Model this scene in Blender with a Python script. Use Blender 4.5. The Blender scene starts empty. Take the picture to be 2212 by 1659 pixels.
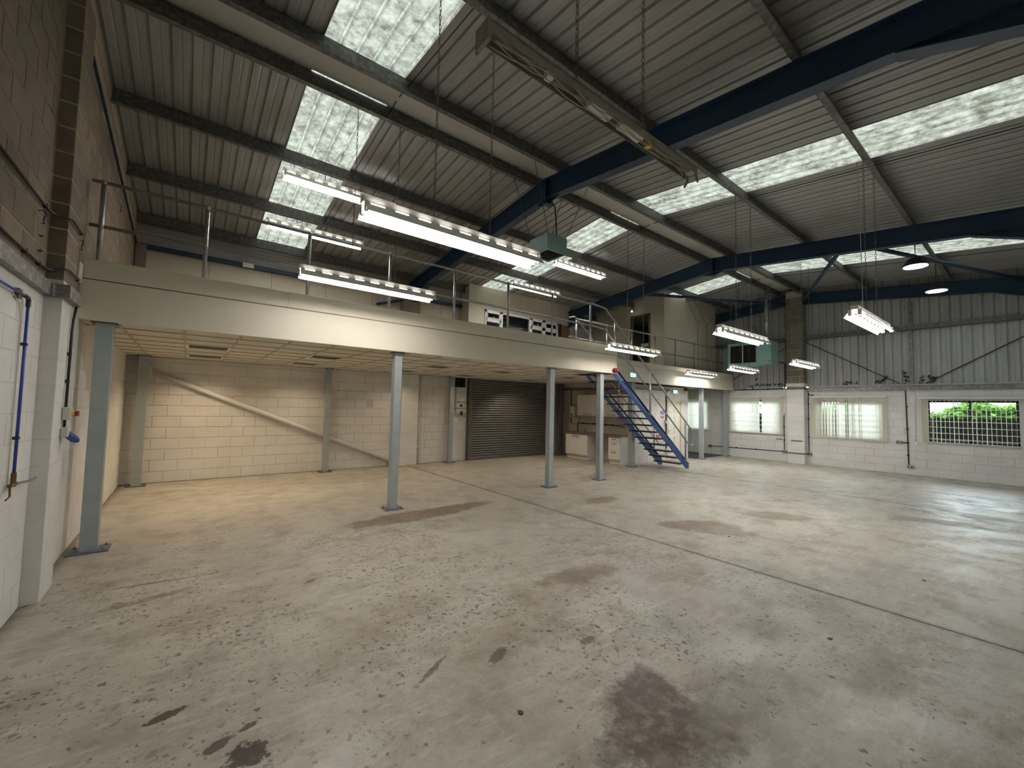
import bpy, math, random
from mathutils import Vector, Matrix
random.seed(7)
D = bpy.data
COL = bpy.context.scene.collection
SC = bpy.context.scene

# ------------------------------------------------------------------ camera
cd = D.cameras.new('camera'); cam = D.objects.new('camera', cd); COL.objects.link(cam)
cd.sensor_fit = 'HORIZONTAL'; cd.sensor_width = 36.0; cd.lens = 36.0 * 895.07 / 2212.0
cd.clip_start = 0.02; cd.clip_end = 300
yaw, pit, rol = [math.radians(a) for a in (37.842, 3.086, 1.237)]
fw = Vector((math.sin(yaw) * math.cos(pit), math.cos(yaw) * math.cos(pit), math.sin(pit)))
rt = Vector((math.cos(yaw), -math.sin(yaw), 0)); up = rt.cross(fw)
r2 = math.cos(rol) * rt + math.sin(rol) * up; u2 = -math.sin(rol) * rt + math.cos(rol) * up
m = Matrix((r2, u2, -fw)).transposed().to_4x4(); m.translation = (0, 0, 1.71)
cam.matrix_world = m
SC.camera = cam

# ------------------------------------------------------------------ world (overcast daylight) and exposure
SKY = 10.0
w = D.worlds.new('overcast_sky'); SC.world = w; w.use_nodes = True
w.node_tree.nodes['Background'].inputs[0].default_value = (0.80, 0.91, 1.0, 1)
w.node_tree.nodes['Background'].inputs[1].default_value = SKY
SC.view_settings.view_transform = 'Standard'
SC.view_settings.look = 'None'
SC.view_settings.gamma = 1.0
SC.view_settings.use_curve_mapping = False
SC.view_settings.exposure = 0.46
SC.cycles.max_bounces = 6
SC.cycles.diffuse_bounces = 4
SC.cycles.glossy_bounces = 2
SC.cycles.use_light_tree = False
SC.cycles.transmission_bounces = 4
SC.cycles.caustics_reflective = False
SC.cycles.caustics_refractive = False
TUBE = 40.0        # strength of the fluorescent tubes
BAY = 45.0         # strength of the LED high bay lamps
DOWN = 9.0        # watts of the recessed downlights over the left part under the mezzanine

# ------------------------------------------------------------------ main dimensions (metres)
XL, XR, YB, YF = -1.01, 16.4, 11.19, -0.6
YR, SL = 5.35, 0.1051                # ridge line and roof slope
RB, RT, SH = 5.42, 5.775, 6.015      # rafter bottom, rafter top, roof sheet at the ridge
FX = [-1.03, 4.88, 10.9, 16.30]      # portal frames
PO = [0.33, 2.05, 3.83, 5.60]        # purlins, distance from the ridge
def roofz(y, z0): return z0 - SL * abs(y - YR)

# ------------------------------------------------------------------ materials
def nn(t, typ, **k):
    n = t.nodes.new(typ)
    for a, v in k.items(): setattr(n, a, v)
    return n
def sock(t, n, name, v):
    if hasattr(v, 'is_output'): t.links.new(v, n.inputs[name])
    else: n.inputs[name].default_value = v
def noise(t, scale, detail=4, rough=.55, vec=None, dist=0):
    n = nn(t, 'ShaderNodeTexNoise'); sock(t, n, 'Scale', scale); sock(t, n, 'Detail', detail)
    sock(t, n, 'Roughness', rough); sock(t, n, 'Distortion', dist)
    if vec is not None: t.links.new(vec, n.inputs['Vector'])
    return n.outputs[0]
def ramp(t, fac, a, b, c0=(0, 0, 0, 1), c1=(1, 1, 1, 1)):
    n = nn(t, 'ShaderNodeValToRGB'); n.color_ramp.elements[0].position = a; n.color_ramp.elements[1].position = b
    n.color_ramp.elements[0].color = c0; n.color_ramp.elements[1].color = c1
    t.links.new(fac, n.inputs[0]); return n.outputs[0]
def mixc(t, fac, a, b, mode='MIX'):
    n = nn(t, 'ShaderNodeMix', data_type='RGBA', blend_type=mode)
    for i, v in ((0, fac), (6, a), (7, b)):
        if hasattr(v, 'is_output'): t.links.new(v, n.inputs[i])
        else: n.inputs[i].default_value = v if i == 0 else (tuple(v) + (1,))[:4]
    return n.outputs[2]
def mth(t, op, a, b=0.0, c=0.0, clamp=False):
    n = nn(t, 'ShaderNodeMath', operation=op, use_clamp=clamp)
    for i, v in enumerate((a, b, c)):
        if hasattr(v, 'is_output'): t.links.new(v, n.inputs[i])
        else: n.inputs[i].default_value = v
    return n.outputs[0]
def newmat(name):
    mt = D.materials.new(name); mt.use_nodes = True
    return mt, mt.node_tree, mt.node_tree.nodes['Principled BSDF']
def wpos(t): return nn(t, 'ShaderNodeNewGeometry').outputs['Position']
def M(name, c, rough=.6, metal=0., c2=None, scale=3., lo=.35, hi=.7, bump=0., bscale=60., rnd=0., spec=.5, stretch=None):
    mt, t, b = newmat(name); p = wpos(t)
    if stretch:
        mp = nn(t, 'ShaderNodeMapping'); mp.inputs['Scale'].default_value = stretch; t.links.new(p, mp.inputs[0]); p2 = mp.outputs[0]
    else: p2 = p
    col = None
    if c2: col = mixc(t, ramp(t, noise(t, scale, 5, .6, p2), lo, hi), c, c2)
    if rnd:
        r = nn(t, 'ShaderNodeObjectInfo').outputs['Random']
        h = nn(t, 'ShaderNodeHueSaturation')
        t.links.new(mth(t, 'MULTIPLY_ADD', r, rnd * 2, 1 - rnd), h.inputs['Value'])
        if col is not None: t.links.new(col, h.inputs['Color'])
        else: h.inputs['Color'].default_value = tuple(c) + (1,)
        col = h.outputs[0]
    if col is None: b.inputs['Base Color'].default_value = tuple(c) + (1,)
    else: t.links.new(col, b.inputs['Base Color'])
    b.inputs['Roughness'].default_value = rough; b.inputs['Metallic'].default_value = metal
    b.inputs['Specular IOR Level'].default_value = spec
    if bump:
        n = nn(t, 'ShaderNodeBump'); n.inputs['Strength'].default_value = bump; n.inputs['Distance'].default_value = .004
        t.links.new(noise(t, bscale, 3, .6, p), n.inputs['Height']); t.links.new(n.outputs[0], b.inputs['Normal'])
    return mt
def EM(name, c, s):
    mt, t, b = newmat(name); b.inputs['Base Color'].default_value = tuple(c) + (1,)
    b.inputs['Emission Color'].default_value = tuple(c) + (1,); b.inputs['Emission Strength'].default_value = s
    return mt

m_white = M('painted_blockwork', (.76, .75, .72), .75, c2=(.66, .645, .61), scale=1.7, bump=.35, bscale=70, rnd=.012)
m_whitem = M('painted_mortar', (.73, .72, .69), .8, c2=(.60, .585, .55), scale=2.2)
m_block = M('bare_blockwork', (.225, .18, .13), .92, c2=(.165, .13, .093), scale=5, bump=.7, bscale=90, rnd=.16)
m_mortar = M('pale_mortar', (.50, .43, .33), .95, c2=(.34, .30, .23), scale=6, bump=.5)
m_block_r = M('buff_blockwork', (.22, .20, .145), .92, c2=(.16, .145, .105), scale=5, bump=.7, bscale=90, rnd=.16)
m_sheet = M('white_lined_steel_sheet', (.36, .365, .355), .34, c2=(.285, .288, .28), scale=1.3, stretch=(2.5, .5, 1), rnd=.03, spec=.5)
m_clad = M('grey_steel_cladding', (.43, .44, .43), .5, c2=(.33, .335, .32), scale=1.6, stretch=(1, 2.5, .5))
m_galv = M('galvanised_steel', (.20, .20, .19), .48, .55, c2=(.34, .34, .33), scale=16, lo=.45, hi=.62)
m_dgalv = M('dull_galvanised_steel', (.11, .108, .10), .55, .3, c2=(.19, .187, .178), scale=18, lo=.45, hi=.65)
m_tube = M('galvanised_tube', (.42, .43, .43), .38, .75, c2=(.32, .33, .33), scale=20)
m_blue = M('navy_painted_steel', (.013, .045, .095), .45, c2=(.009, .032, .07), scale=3)
m_sblue = M('royal_blue_painted_steel', (.020, .068, .25), .42, c2=(.016, .055, .20), scale=4)
m_post = M('grey_painted_steel', (.36, .41, .42), .5, c2=(.31, .355, .365), scale=6)
m_plate = M('blue_grey_plate', (.12, .14, .20), .55, c2=(.09, .10, .14), scale=8)
m_cream = M('cream_painted_board', (.70, .655, .54), .6, c2=(.66, .615, .50), scale=1.2)
m_cream2 = M('cream_plasterboard', (.62, .58, .46), .7, c2=(.57, .53, .42), scale=1.2)
m_groove = M('brown_joint', (.16, .09, .06), .8)
m_tile = M('mineral_ceiling_tile', (.70, .66, .57), .85, c2=(.64, .60, .51), scale=2, bump=.3, bscale=140, rnd=.02)
m_tbar = M('ceiling_t_bar', (.42, .375, .30), .5)
m_shut = M('galvanised_shutter_slat', (.17, .173, .165), .42, .45, c2=(.24, .243, .235), scale=9, stretch=(.4, 1, 6))
m_black = M('black_plastic', (.012, .012, .012), .45)
m_dark = M('dark_void', (.012, .012, .012), .9)
m_blackp = M('black_conduit', (.02, .018, .016), .4)
m_bluep = M('blue_air_pipe', (.03, .07, .38), .4)
m_brass = M('brass_fitting', (.20, .13, .06), .4, .8)
m_wplast = M('white_plastic', (.78, .78, .76), .4)
m_gplast = M('grey_plastic', (.55, .55, .52), .5)
m_red = M('red_plastic', (.20, .012, .016), .45)
m_dred = M('dark_red_plastic', (.08, .006, .01), .5)
m_yel = M('yellow_plastic', (.75, .55, .05), .5)
m_teal = M('teal_painted_casing', (.19, .34, .31), .5, c2=(.16, .30, .275), scale=5)
m_lamp = M('white_enamel_reflector', (.82, .80, .74), .35)
m_tray = M('dusty_white_channel', (.27, .255, .215), .7, c2=(.18, .165, .135), scale=7)
m_emit = EM('fluorescent_tube', (1.0, .965, .935), TUBE)
m_bay = EM('led_lens', (.80, .90, 1.0), BAY)
m_wood = M('brown_timber', (.20, .115, .065), .65, c2=(.15, .085, .05), scale=6, stretch=(1, 1, 8))
m_door = M('white_gloss_door', (.80, .78, .70), .4)
m_dframe = M('cream_door_frame', (.74, .68, .53), .45)
m_unit = M('white_laminate', (.84, .82, .77), .35)
m_worktop = M('grey_worktop', (.20, .17, .145), .4, c2=(.15, .13, .11), scale=30)
m_chrome = M('chrome', (.6, .6, .6), .2, 1.)
m_upvc = M('white_upvc', (.80, .81, .82), .35)
m_carpet = M('charcoal_carpet', (.055, .057, .062), .95, c2=(.075, .076, .08), scale=60, bump=.5)
m_deck = M('chipboard_deck', (.30, .24, .17), .85, c2=(.24, .19, .13), scale=20)
m_tread = M('dark_steel_tread', (.045, .042, .038), .55, .3)
m_frame = M('dark_window_frame', (.03, .025, .022), .5)
m_bar = M('white_painted_bar', (.78, .77, .70), .45)
m_fence = M('shade_black_fence', (.003, .0027, .0023), 1., c2=(.005, .0045, .004), scale=8, spec=.02)  # near-black colour stands for the deep shade under the hedge
m_ivy = M('dark_ivy_leaf', (.012, .016, .010), .6)
m_wire = M('pale_cable', (.40, .37, .31), .6)
m_rust = M('rusted_chain', (.16, .125, .085), .6, .4)
m_grass = M('rough_grass', (.05, .09, .025), .95, c2=(.08, .12, .04), scale=5)
m_paper = M('printed_notice', (.16, .22, .42), .6)
m_papr = M('red_notice', (.55, .16, .15), .6)

def glassmat():
    mt, t, b = newmat('window_glass'); t.nodes.remove(b); o = t.nodes['Material Output']
    tr = nn(t, 'ShaderNodeBsdfTransparent'); tr.inputs[0].default_value = (.93, .96, .95, 1)
    gl = nn(t, 'ShaderNodeBsdfGlossy'); gl.inputs['Roughness'].default_value = .02
    fr = nn(t, 'ShaderNodeFresnel'); fr.inputs[0].default_value = 1.45
    mx = nn(t, 'ShaderNodeMixShader'); t.links.new(fr.outputs[0], mx.inputs[0]); t.links.new(tr.outputs[0], mx.inputs[1]); t.links.new(gl.outputs[0], mx.inputs[2])
    t.links.new(mx.outputs[0], o.inputs[0]); return mt
m_glass = glassmat()
def translucent(name, colf, trans):
    mt, t, b = newmat(name); t.nodes.remove(b); o = t.nodes['Material Output']
    tl = nn(t, 'ShaderNodeBsdfTranslucent'); df = nn(t, 'ShaderNodeBsdfDiffuse')
    cl = colf(t)
    for n in (tl, df): t.links.new(cl, n.inputs[0])
    mx = nn(t, 'ShaderNodeMixShader'); mx.inputs[0].default_value = trans
    t.links.new(df.outputs[0], mx.inputs[1]); t.links.new(tl.outputs[0], mx.inputs[2]); t.links.new(mx.outputs[0], o.inputs[0]); return mt
def rl_col(t):   # weathered translucent sheet: moss and dirt lie in streaks and blotches
    p = wpos(t); mp = nn(t, 'ShaderNodeMapping'); mp.inputs['Scale'].default_value = (5, 1.2, 1); t.links.new(p, mp.inputs[0])
    a = ramp(t, noise(t, 2.4, 5, .6, p, 1.2), .38, .64)
    bb = ramp(t, noise(t, 9, 4, .7, p), .40, .62)
    c = mixc(t, a, (.040, .037, .025), (.108, .105, .082))
    return mixc(t, mth(t, 'MULTIPLY', bb, .40), c, (.20, .20, .17))
m_rl = translucent('grp_rooflight_sheet', rl_col, .62)
def vane_col(t):
    p = wpos(t)
    return mixc(t, ramp(t, noise(t, 6, 2, .5, p), .3, .7), (.87, .83, .70), (.90, .87, .77))
m_vane = translucent('cream_blind_fabric', vane_col, .55)
def leaf_col(t):
    r = wpos(t)
    return mixc(t, ramp(t, noise(t, 4, 4, .6, r), .3, .7), (.05, .16, .02), (.20, .36, .07))
m_leaf = translucent('green_hedge_leaf', leaf_col, .35)

def floormat():
    mt, t, b = newmat('stained_sealed_concrete'); p = wpos(t)
    sx = nn(t, 'ShaderNodeSeparateXYZ'); t.links.new(p, sx.inputs[0]); X, Y = sx.outputs[0], sx.outputs[1]
    n1 = noise(t, .55, 3, .6, p); n2 = noise(t, 2.3, 5, .68, p); n3 = noise(t, 11, 4, .7, p); n4 = noise(t, 34, 3, .7, p)
    col = mixc(t, ramp(t, n1, .3, .7), (.455, .435, .375), (.375, .355, .30))
    big = ramp(t, noise(t, .42, 2, .6, p), .40, .62)
    col = mixc(t, mth(t, 'MULTIPLY', ramp(t, n2, .46, .66), .74), col, (.265, .238, .195))
    col = mixc(t, mth(t, 'MULTIPLY', ramp(t, n3, .50, .70), mth(t, 'MULTIPLY_ADD', big, .38, .14)), col, (.27, .235, .19))
    col = mixc(t, mth(t, 'MULTIPLY', ramp(t, n4, .52, .68), mth(t, 'MULTIPLY_ADD', big, .42, .14)), col, (.225, .19, .15))
    # pale scuffed streaks
    mp = nn(t, 'ShaderNodeMapping'); mp.inputs['Rotation'].default_value = (0, 0, .35); mp.inputs['Scale'].default_value = (1, 4.5, 1); t.links.new(p, mp.inputs[0])
    col = mixc(t, mth(t, 'MULTIPLY', ramp(t, noise(t, 3.1, 4, .7, mp.outputs[0]), .52, .72), .48), col, (.60, .585, .52))
    # brown spill stains with wobbling outlines: cx, cy, rx, ry, rotation, softness, strength, colour
    BR, DK = (.190, .145, .105), (.085, .062, .044)
    st = [(2.9, 6.02, 1.15, .30, .05, .4, .95, BR), (3.6, 6.12, .75, .16, .0, .5, .6, BR), (6.17, 5.14, .45, .24, .1, .5, .85, BR), (9.1, 3.2, .5, .12, -.6, .7, .5, BR), (7.2, 4.6, .6, .18, -.3, .8, .5, BR), (6.05, 3.12, .62, .36, -.85, .3, .95, BR),
          (7.75, 2.75, .55, .28, -.9, .4, .8, BR), (9.65, .95, .75, .25, -1.1, .35, .85, BR), (10.6, .95, .80, .20, -1.2, .35, .75, BR), (8.9, 4.05, .4, .15, -.5, .6, .4, BR),
          (2.12, 1.42, .36, .24, .5, .55, .95, DK), (2.25, 1.15, .30, .16, .2, .7, .75, DK), (1.75, 1.36, .16, .10, .5, .7, .7, DK), (2.3, 1.58, .22, .12, .4, .6, .8, DK), (1.95, 1.22, .18, .13, .2, .7, .7, DK), (2.6, 1.2, .45, .22, .3, .9, .45, DK),
          (3.25, 3.0, .55, .20, -.2, .7, .85, BR), (2.1, 2.6, .9, .35, .4, .9, .35, BR), (1.2, 3.2, .8, .35, .6, .9, .32, BR),
          (.31, 2.42, .085, .10, .7, .35, 1., (.055, .043, .032)), (.20, 2.57, .07, .035, .5, .35, .9, (.07, .055, .04)), (-.01, 2.97, .085, .035, .3, .35, .95, (.06, .045, .033)), (.33, 2.62, .05, .02, .3, .4, .9, (.07, .055, .04)),
          (1.78, 2.37, .115, .045, .55, .4, .85, (.085, .07, .052)), (2.4, 2.12, .08, .035, .1, .4, .8, (.1, .08, .06)), (1.31, 2.47, .16, .02, .55, .45, .8, (.1, .08, .06)), (1.0, 4.37, .06, .03, .4, .4, .8, (.08, .065, .05)),
          (-.12, 5.13, .38, .018, -.1, .5, .8, (.13, .10, .07)), (-.2, 4.75, .35, .05, .2, .8, .6, DK), (.35, 4.2, .7, .35, .3, .9, .3, BR), (-.35, 10.0, .5, .12, 0, .6, .35, BR),
          (4.45, 1.18, .5, .2, .3, .9, .5, BR), (3.6, .72, .5, .16, .2, .9, .5, BR), (8.2, 7.0, .9, .25, .2, .8, .4, BR), (8.8, 8.6, 1.2, .3, .0, .8, .42, BR)]
    wob = mth(t, 'MULTIPLY_ADD', noise(t, 8, 4, .75, p), 3.6, -1.8); wob2 = mth(t, 'MULTIPLY_ADD', noise(t, 1.7, 2, .6, p), 2.2, -1.1); wob3 = mth(t, 'MULTIPLY_ADD', noise(t, 26, 3, .7, p), 3.4, -1.7)
    tex = mth(t, 'MULTIPLY_ADD', ramp(t, n3, .36, .56), .45, .55)
    for cx, cy, rx, ry, rot, soft, k, c in st:
        mpg = nn(t, 'ShaderNodeMapping', vector_type='TEXTURE'); t.links.new(p, mpg.inputs[0])
        mpg.inputs['Location'].default_value = (cx, cy, 0); mpg.inputs['Rotation'].default_value = (0, 0, rot); mpg.inputs['Scale'].default_value = (rx, ry, 9)
        ln = nn(t, 'ShaderNodeVectorMath', operation='LENGTH'); t.links.new(mpg.outputs[0], ln.inputs[0])
        r = mth(t, 'MULTIPLY_ADD', wob, .20 + soft * .28, ln.outputs['Value']); r = mth(t, 'MULTIPLY_ADD', wob3 if rx < .2 else wob2, .55, r)
        mr = nn(t, 'ShaderNodeMapRange', clamp=True); t.links.new(r, mr.inputs[0])
        mr.inputs[1].default_value = 1.0 - soft * .5; mr.inputs[2].default_value = 1.0 + soft * .25; mr.inputs[3].default_value = k; mr.inputs[4].default_value = 0
        col = mixc(t, mth(t, 'MULTIPLY', mr.outputs[0], tex) if c is DK else mr.outputs[0], col, c)
    # chips in the coating, dense in some patches
    rad = mth(t, 'SQRT', mth(t, 'ADD', mth(t, 'POWER', mth(t, 'SUBTRACT', X, 1.3), 2), mth(t, 'POWER', mth(t, 'SUBTRACT', Y, 3.0), 2)))
    reg = mth(t, 'MULTIPLY', ramp(t, noise(t, .75, 2, .6, p), .36, .56), ramp(t, mth(t, 'MULTIPLY', rad, .1), .22, .52, (1, 1, 1, 1), (.16, .16, .16, 1)))
    chip = mth(t, 'MULTIPLY', ramp(t, noise(t, 11.7, 5, .72, p), .585, .615), reg)
    col = mixc(t, mth(t, 'MULTIPLY', chip, .72), col, (.12, .096, .072))
    vd = nn(t, 'ShaderNodeVectorMath', operation='ADD'); t.links.new(p, vd.inputs[0])
    nd = nn(t, 'ShaderNodeTexNoise'); nd.inputs['Scale'].default_value = 30; t.links.new(p, nd.inputs['Vector'])
    sc_ = nn(t, 'ShaderNodeVectorMath', operation='SCALE'); t.links.new(nd.outputs[1], sc_.inputs[0]); sc_.inputs['Scale'].default_value = .05; t.links.new(sc_.outputs[0], vd.inputs[1])
    for vs_, th in ((17, .30), (34, .34)):
        vo = nn(t, 'ShaderNodeTexVoronoi'); vo.inputs['Scale'].default_value = vs_; t.links.new(vd.outputs[0], vo.inputs['Vector'])
        sp = nn(t, 'ShaderNodeSeparateColor'); t.links.new(vo.outputs['Color'], sp.inputs[0])
        lim = mth(t, 'MULTIPLY', mth(t, 'SUBTRACT', sp.outputs[0], mth(t, 'MULTIPLY_ADD', reg, -.42, .93)), 1.5)
        dot = mth(t, 'MULTIPLY', mth(t, 'LESS_THAN', vo.outputs['Distance'], mth(t, 'MINIMUM', lim, th)), mth(t, 'MULTIPLY_ADD', sp.outputs[1], .5, .4))
        col = mixc(t, dot, col, (.095, .075, .056))
    # brown grime either side of the saw cuts
    for xc in (4.88, 10.9):
        dj = mth(t, 'ABSOLUTE', mth(t, 'SUBTRACT', X, xc)); dj = mth(t, 'ADD', dj, mth(t, 'MULTIPLY', wob, .035))
        col = mixc(t, ramp(t, dj, .0, .075, (.55, .55, .55, 1), (0, 0, 0, 1)), col, (.15, .115, .085))
    # scratches
    wv = nn(t, 'ShaderNodeTexVoronoi', feature='DISTANCE_TO_EDGE'); wv.inputs['Scale'].default_value = 1.6
    mp2 = nn(t, 'ShaderNodeMapping'); mp2.inputs['Scale'].default_value = (1, 2.4, 1); mp2.inputs['Rotation'].default_value = (0, 0, .7)
    t.links.new(p, mp2.inputs[0]); ad = nn(t, 'ShaderNodeVectorMath', operation='ADD'); t.links.new(mp2.outputs[0], ad.inputs[0])
    nz = nn(t, 'ShaderNodeTexNoise'); nz.inputs['Scale'].default_value = 5; t.links.new(p, nz.inputs['Vector'])
    t.links.new(nz.outputs[1], ad.inputs[1]); t.links.new(ad.outputs[0], wv.inputs['Vector'])
    scr = mth(t, 'MULTIPLY', ramp(t, wv.outputs[0], .0, .012, (1, 1, 1, 1), (0, 0, 0, 1)), ramp(t, n1, .5, .6))
    col = mixc(t, mth(t, 'MULTIPLY', scr, .45), col, (.16, .13, .10))
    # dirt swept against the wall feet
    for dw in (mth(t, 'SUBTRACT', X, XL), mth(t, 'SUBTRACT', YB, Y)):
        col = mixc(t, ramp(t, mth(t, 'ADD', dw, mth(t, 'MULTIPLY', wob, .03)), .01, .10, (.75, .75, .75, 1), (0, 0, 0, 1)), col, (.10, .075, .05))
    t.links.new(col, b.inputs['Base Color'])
    rg = mth(t, 'MULTIPLY_ADD', ramp(t, n2, .42, .68),   .26, .36)
    t.links.new(rg, b.inputs['Roughness']); b.inputs['Specular IOR Level'].default_value = .36
    bp = nn(t, 'ShaderNodeBump'); bp.inputs['Strength'].default_value = .28; bp.inputs['Distance'].default_value = .004
    t.links.new(noise(t, 17, 3, .7, p), bp.inputs['Height']); t.links.new(bp.outputs[0], b.inputs['Normal'])
    return mt
m_floor = floormat()

# ------------------------------------------------------------------ mesh helpers
W = {}     # world position of each object's origin
class MB:
    def __init__(s): s.v = []; s.f = []
    def add(s, vs, fs):
        o = len(s.v); s.v += [tuple(v) for v in vs]; s.f += [tuple(i + o for i in f) for f in fs]; return s
    def hex(s, p):   # 8 points, bottom ring then top ring
        return s.add(p, [(3, 2, 1, 0), (4, 5, 6, 7), (0, 1, 5, 4), (1, 2, 6, 5), (2, 3, 7, 6), (3, 0, 4, 7)])
    def box(s, x0, x1, y0, y1, z0, z1):
        return s.hex([(x0, y0, z0), (x1, y0, z0), (x1, y1, z0), (x0, y1, z0), (x0, y0, z1), (x1, y0, z1), (x1, y1, z1), (x0, y1, z1)])
    def bbox(s, x0, x1, y0, y1, z0, z1, b=.005):   # box with all edges chamfered
        vs = []; X = (x0, x1); Y = (y0, y1); Z = (z0, z1); idx = {}
        for i in (0, 1):
            for j in (0, 1):
                for k in (0, 1):
                    sx, sy, sz = (b if i == 0 else -b), (b if j == 0 else -b), (b if k == 0 else -b)
                    idx[i, j, k] = len(vs)
                    vs += [(X[i], Y[j] + sy, Z[k] + sz), (X[i] + sx, Y[j], Z[k] + sz), (X[i] + sx, Y[j] + sy, Z[k])]
        q = lambda i, j, k, a: idx[i, j, k] + a
        fs = [(q(0,0,0,0), q(0,0,1,0), q(0,1,1,0), q(0,1,0,0)), (q(1,0,0,0), q(1,1,0,0), q(1,1,1,0), q(1,0,1,0)),
              (q(0,0,0,1), q(1,0,0,1), q(1,0,1,1), q(0,0,1,1)), (q(0,1,0,1), q(0,1,1,1), q(1,1,1,1), q(1,1,0,1)),
              (q(0,0,0,2), q(0,1,0,2), q(1,1,0,2), q(1,0,0,2)), (q(0,0,1,2), q(1,0,1,2), q(1,1,1,2), q(0,1,1,2))]
        for j in (0, 1):
            for k in (0, 1): fs.append((q(0,j,k,1), q(1,j,k,1), q(1,j,k,2), q(0,j,k,2)))
        for i in (0, 1):
            for k in (0, 1): fs.append((q(i,0,k,0), q(i,1,k,0), q(i,1,k,2), q(i,0,k,2)))
        for i in (0, 1):
            for j in (0, 1): fs.append((q(i,j,0,0), q(i,j,1,0), q(i,j,1,1), q(i,j,0,1)))
        for i in (0, 1):
            for j in (0, 1):
                for k in (0, 1): fs.append((q(i,j,k,0), q(i,j,k,1), q(i,j,k,2)))
        return s.add(vs, fs)
    def prism(s, poly, axis, a0, a1):
        n = len(poly)
        def P(a, u, v): return (a, u, v) if axis == 'x' else ((u, a, v) if axis == 'y' else (u, v, a))
        vs = [P(a0, u, v) for u, v in poly] + [P(a1, u, v) for u, v in poly]
        fs = [tuple(range(n - 1, -1, -1)), tuple(range(n, 2 * n))] + [(i, (i + 1) % n, n + (i + 1) % n, n + i) for i in range(n)]
        return s.add(vs, fs)
    def tube(s, path, r, n=8, caps=True):
        path = [Vector(p) for p in path]; rings = []; o = len(s.v); prev = None
        for i, p in enumerate(path):
            d = (path[min(i + 1, len(path) - 1)] - path[max(i - 1, 0)]).normalized()
            a = d.cross(Vector((0, 0, 1))) if prev is None else prev - d * prev.dot(d)
            if a.length < 1e-4: a = d.cross(Vector((1, 0, 0)))
            a.normalize(); prev = a; bb = d.cross(a)
            rr = r[i] if isinstance(r, (list, tuple)) else r
            for k in range(n):
                g = 2 * math.pi * k / n; s.v.append(tuple(p + (a * math.cos(g) + bb * math.sin(g)) * rr))
        for i in range(len(path) - 1):
            for k in range(n):
                a0 = o + i * n + k; a1 = o + i * n + (k + 1) % n; s.f.append((a0, a1, a1 + n, a0 + n))
        if caps:
            s.f.append(tuple(o + k for k in range(n - 1, -1, -1))); e = o + (len(path) - 1) * n; s.f.append(tuple(e + k for k in range(n)))
        return s
    def lathe(s, c, prof, n=16, axis='z'):
        path = []
        o = len(s.v)
        for r, h in prof:
            for k in range(n):
                g = 2 * math.pi * k / n; u, v = r * math.cos(g), r * math.sin(g)
                s.v.append((c[0] + u, c[1] + v, c[2] + h) if axis == 'z' else ((c[0] + h, c[1] + u, c[2] + v) if axis == 'x' else (c[0] + u, c[1] + h, c[2] + v)))
        for i in range(len(prof) - 1):
            for k in range(n):
                a0 = o + i * n + k; a1 = o + i * n + (k + 1) % n; s.f.append((a0, a1, a1 + n, a0 + n))
        s.f.append(tuple(o + k for k in range(n - 1, -1, -1))); e = o + (len(prof) - 1) * n; s.f.append(tuple(e + k for k in range(n)))
        return s
    def ball(s, c, r, n=8): return s.lathe(c, [(r * math.sin(a), -r * math.cos(a)) for a in [.25 + (math.pi - .5) * i / 5 for i in range(6)]], n)
    def chain(s, x, y, z0, z1, L=.045, r=.0035, wd=.010):
        z = z1; k = 0
        while z > z0 + L * .4:
            pts = []
            for i in range(8):
                g = 2 * math.pi * i / 8; a, bz = wd * math.cos(g), (L * .62) * math.sin(g)
                pts.append((x + (a if k % 2 else 0), y + (0 if k % 2 else a), z - L * .5 + bz))
            o = len(s.v)
            for i, p in enumerate(pts):
                q = Vector(p) - Vector((x, y, z - L * .5)); nq = q.normalized(); side = Vector((0, 1, 0)) if k % 2 else Vector((1, 0, 0))
                for j in range(3):
                    g = 2 * math.pi * j / 3; s.v.append(tuple(Vector(p) + (nq * math.cos(g) + side * math.sin(g)) * r))
            for i in range(8):
                for j in range(3):
                    s.f.append((o + i * 3 + j, o + i * 3 + (j + 1) % 3, o + ((i + 1) % 8) * 3 + (j + 1) % 3, o + ((i + 1) % 8) * 3 + j))
            z -= L; k += 1
        return s
    def build(s, name, mat, parent=None, smooth=False, kind=None, label=None, cat=None, group=None):
        me = D.meshes.new(name)
        if parent is not None: org = W[parent.name]
        else:
            xs, ys, zs = zip(*s.v); org = ((min(xs) + max(xs)) / 2, (min(ys) + max(ys)) / 2, min(zs))
        me.from_pydata([(a - org[0], b - org[1], c - org[2]) for a, b, c in s.v], [], s.f); me.update()
        if smooth:
            for p in me.polygons: p.use_smooth = True
        me.materials.append(mat)
        o = D.objects.new(name, me); COL.objects.link(o)
        if parent is not None: o.parent = parent
        else: o.location = org
        W[o.name] = org
        tag(o, label, cat, group, kind); return o
def tag(o, label=None, cat=None, group=None, kind=None):
    if label: o['label'] = label
    if cat: o['category'] = cat
    if group: o['group'] = group
    if kind: o['kind'] = kind
    return o
def thing(name, loc, label, cat, group=None, kind=None):
    o = D.objects.new(name, None); COL.objects.link(o); o.location = loc; o.empty_display_size = .1; W[o.name] = tuple(loc)
    return tag(o, label, cat, group, kind)
def dup(root, loc, label=None, group=None, keep=lambda c: True):
    r = root.copy(); COL.objects.link(r); r.location = loc; W[r.name] = tuple(loc)
    if label: r['label'] = label
    if group: r['group'] = group
    for ch in list(root.children):
        if not keep(ch): continue
        c = ch.copy(); COL.objects.link(c); c.parent = r; W[c.name] = tuple(loc)
        for g in list(ch.children):
            e = g.copy(); COL.objects.link(e); e.parent = c; W[e.name] = tuple(loc)
    return r
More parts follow.
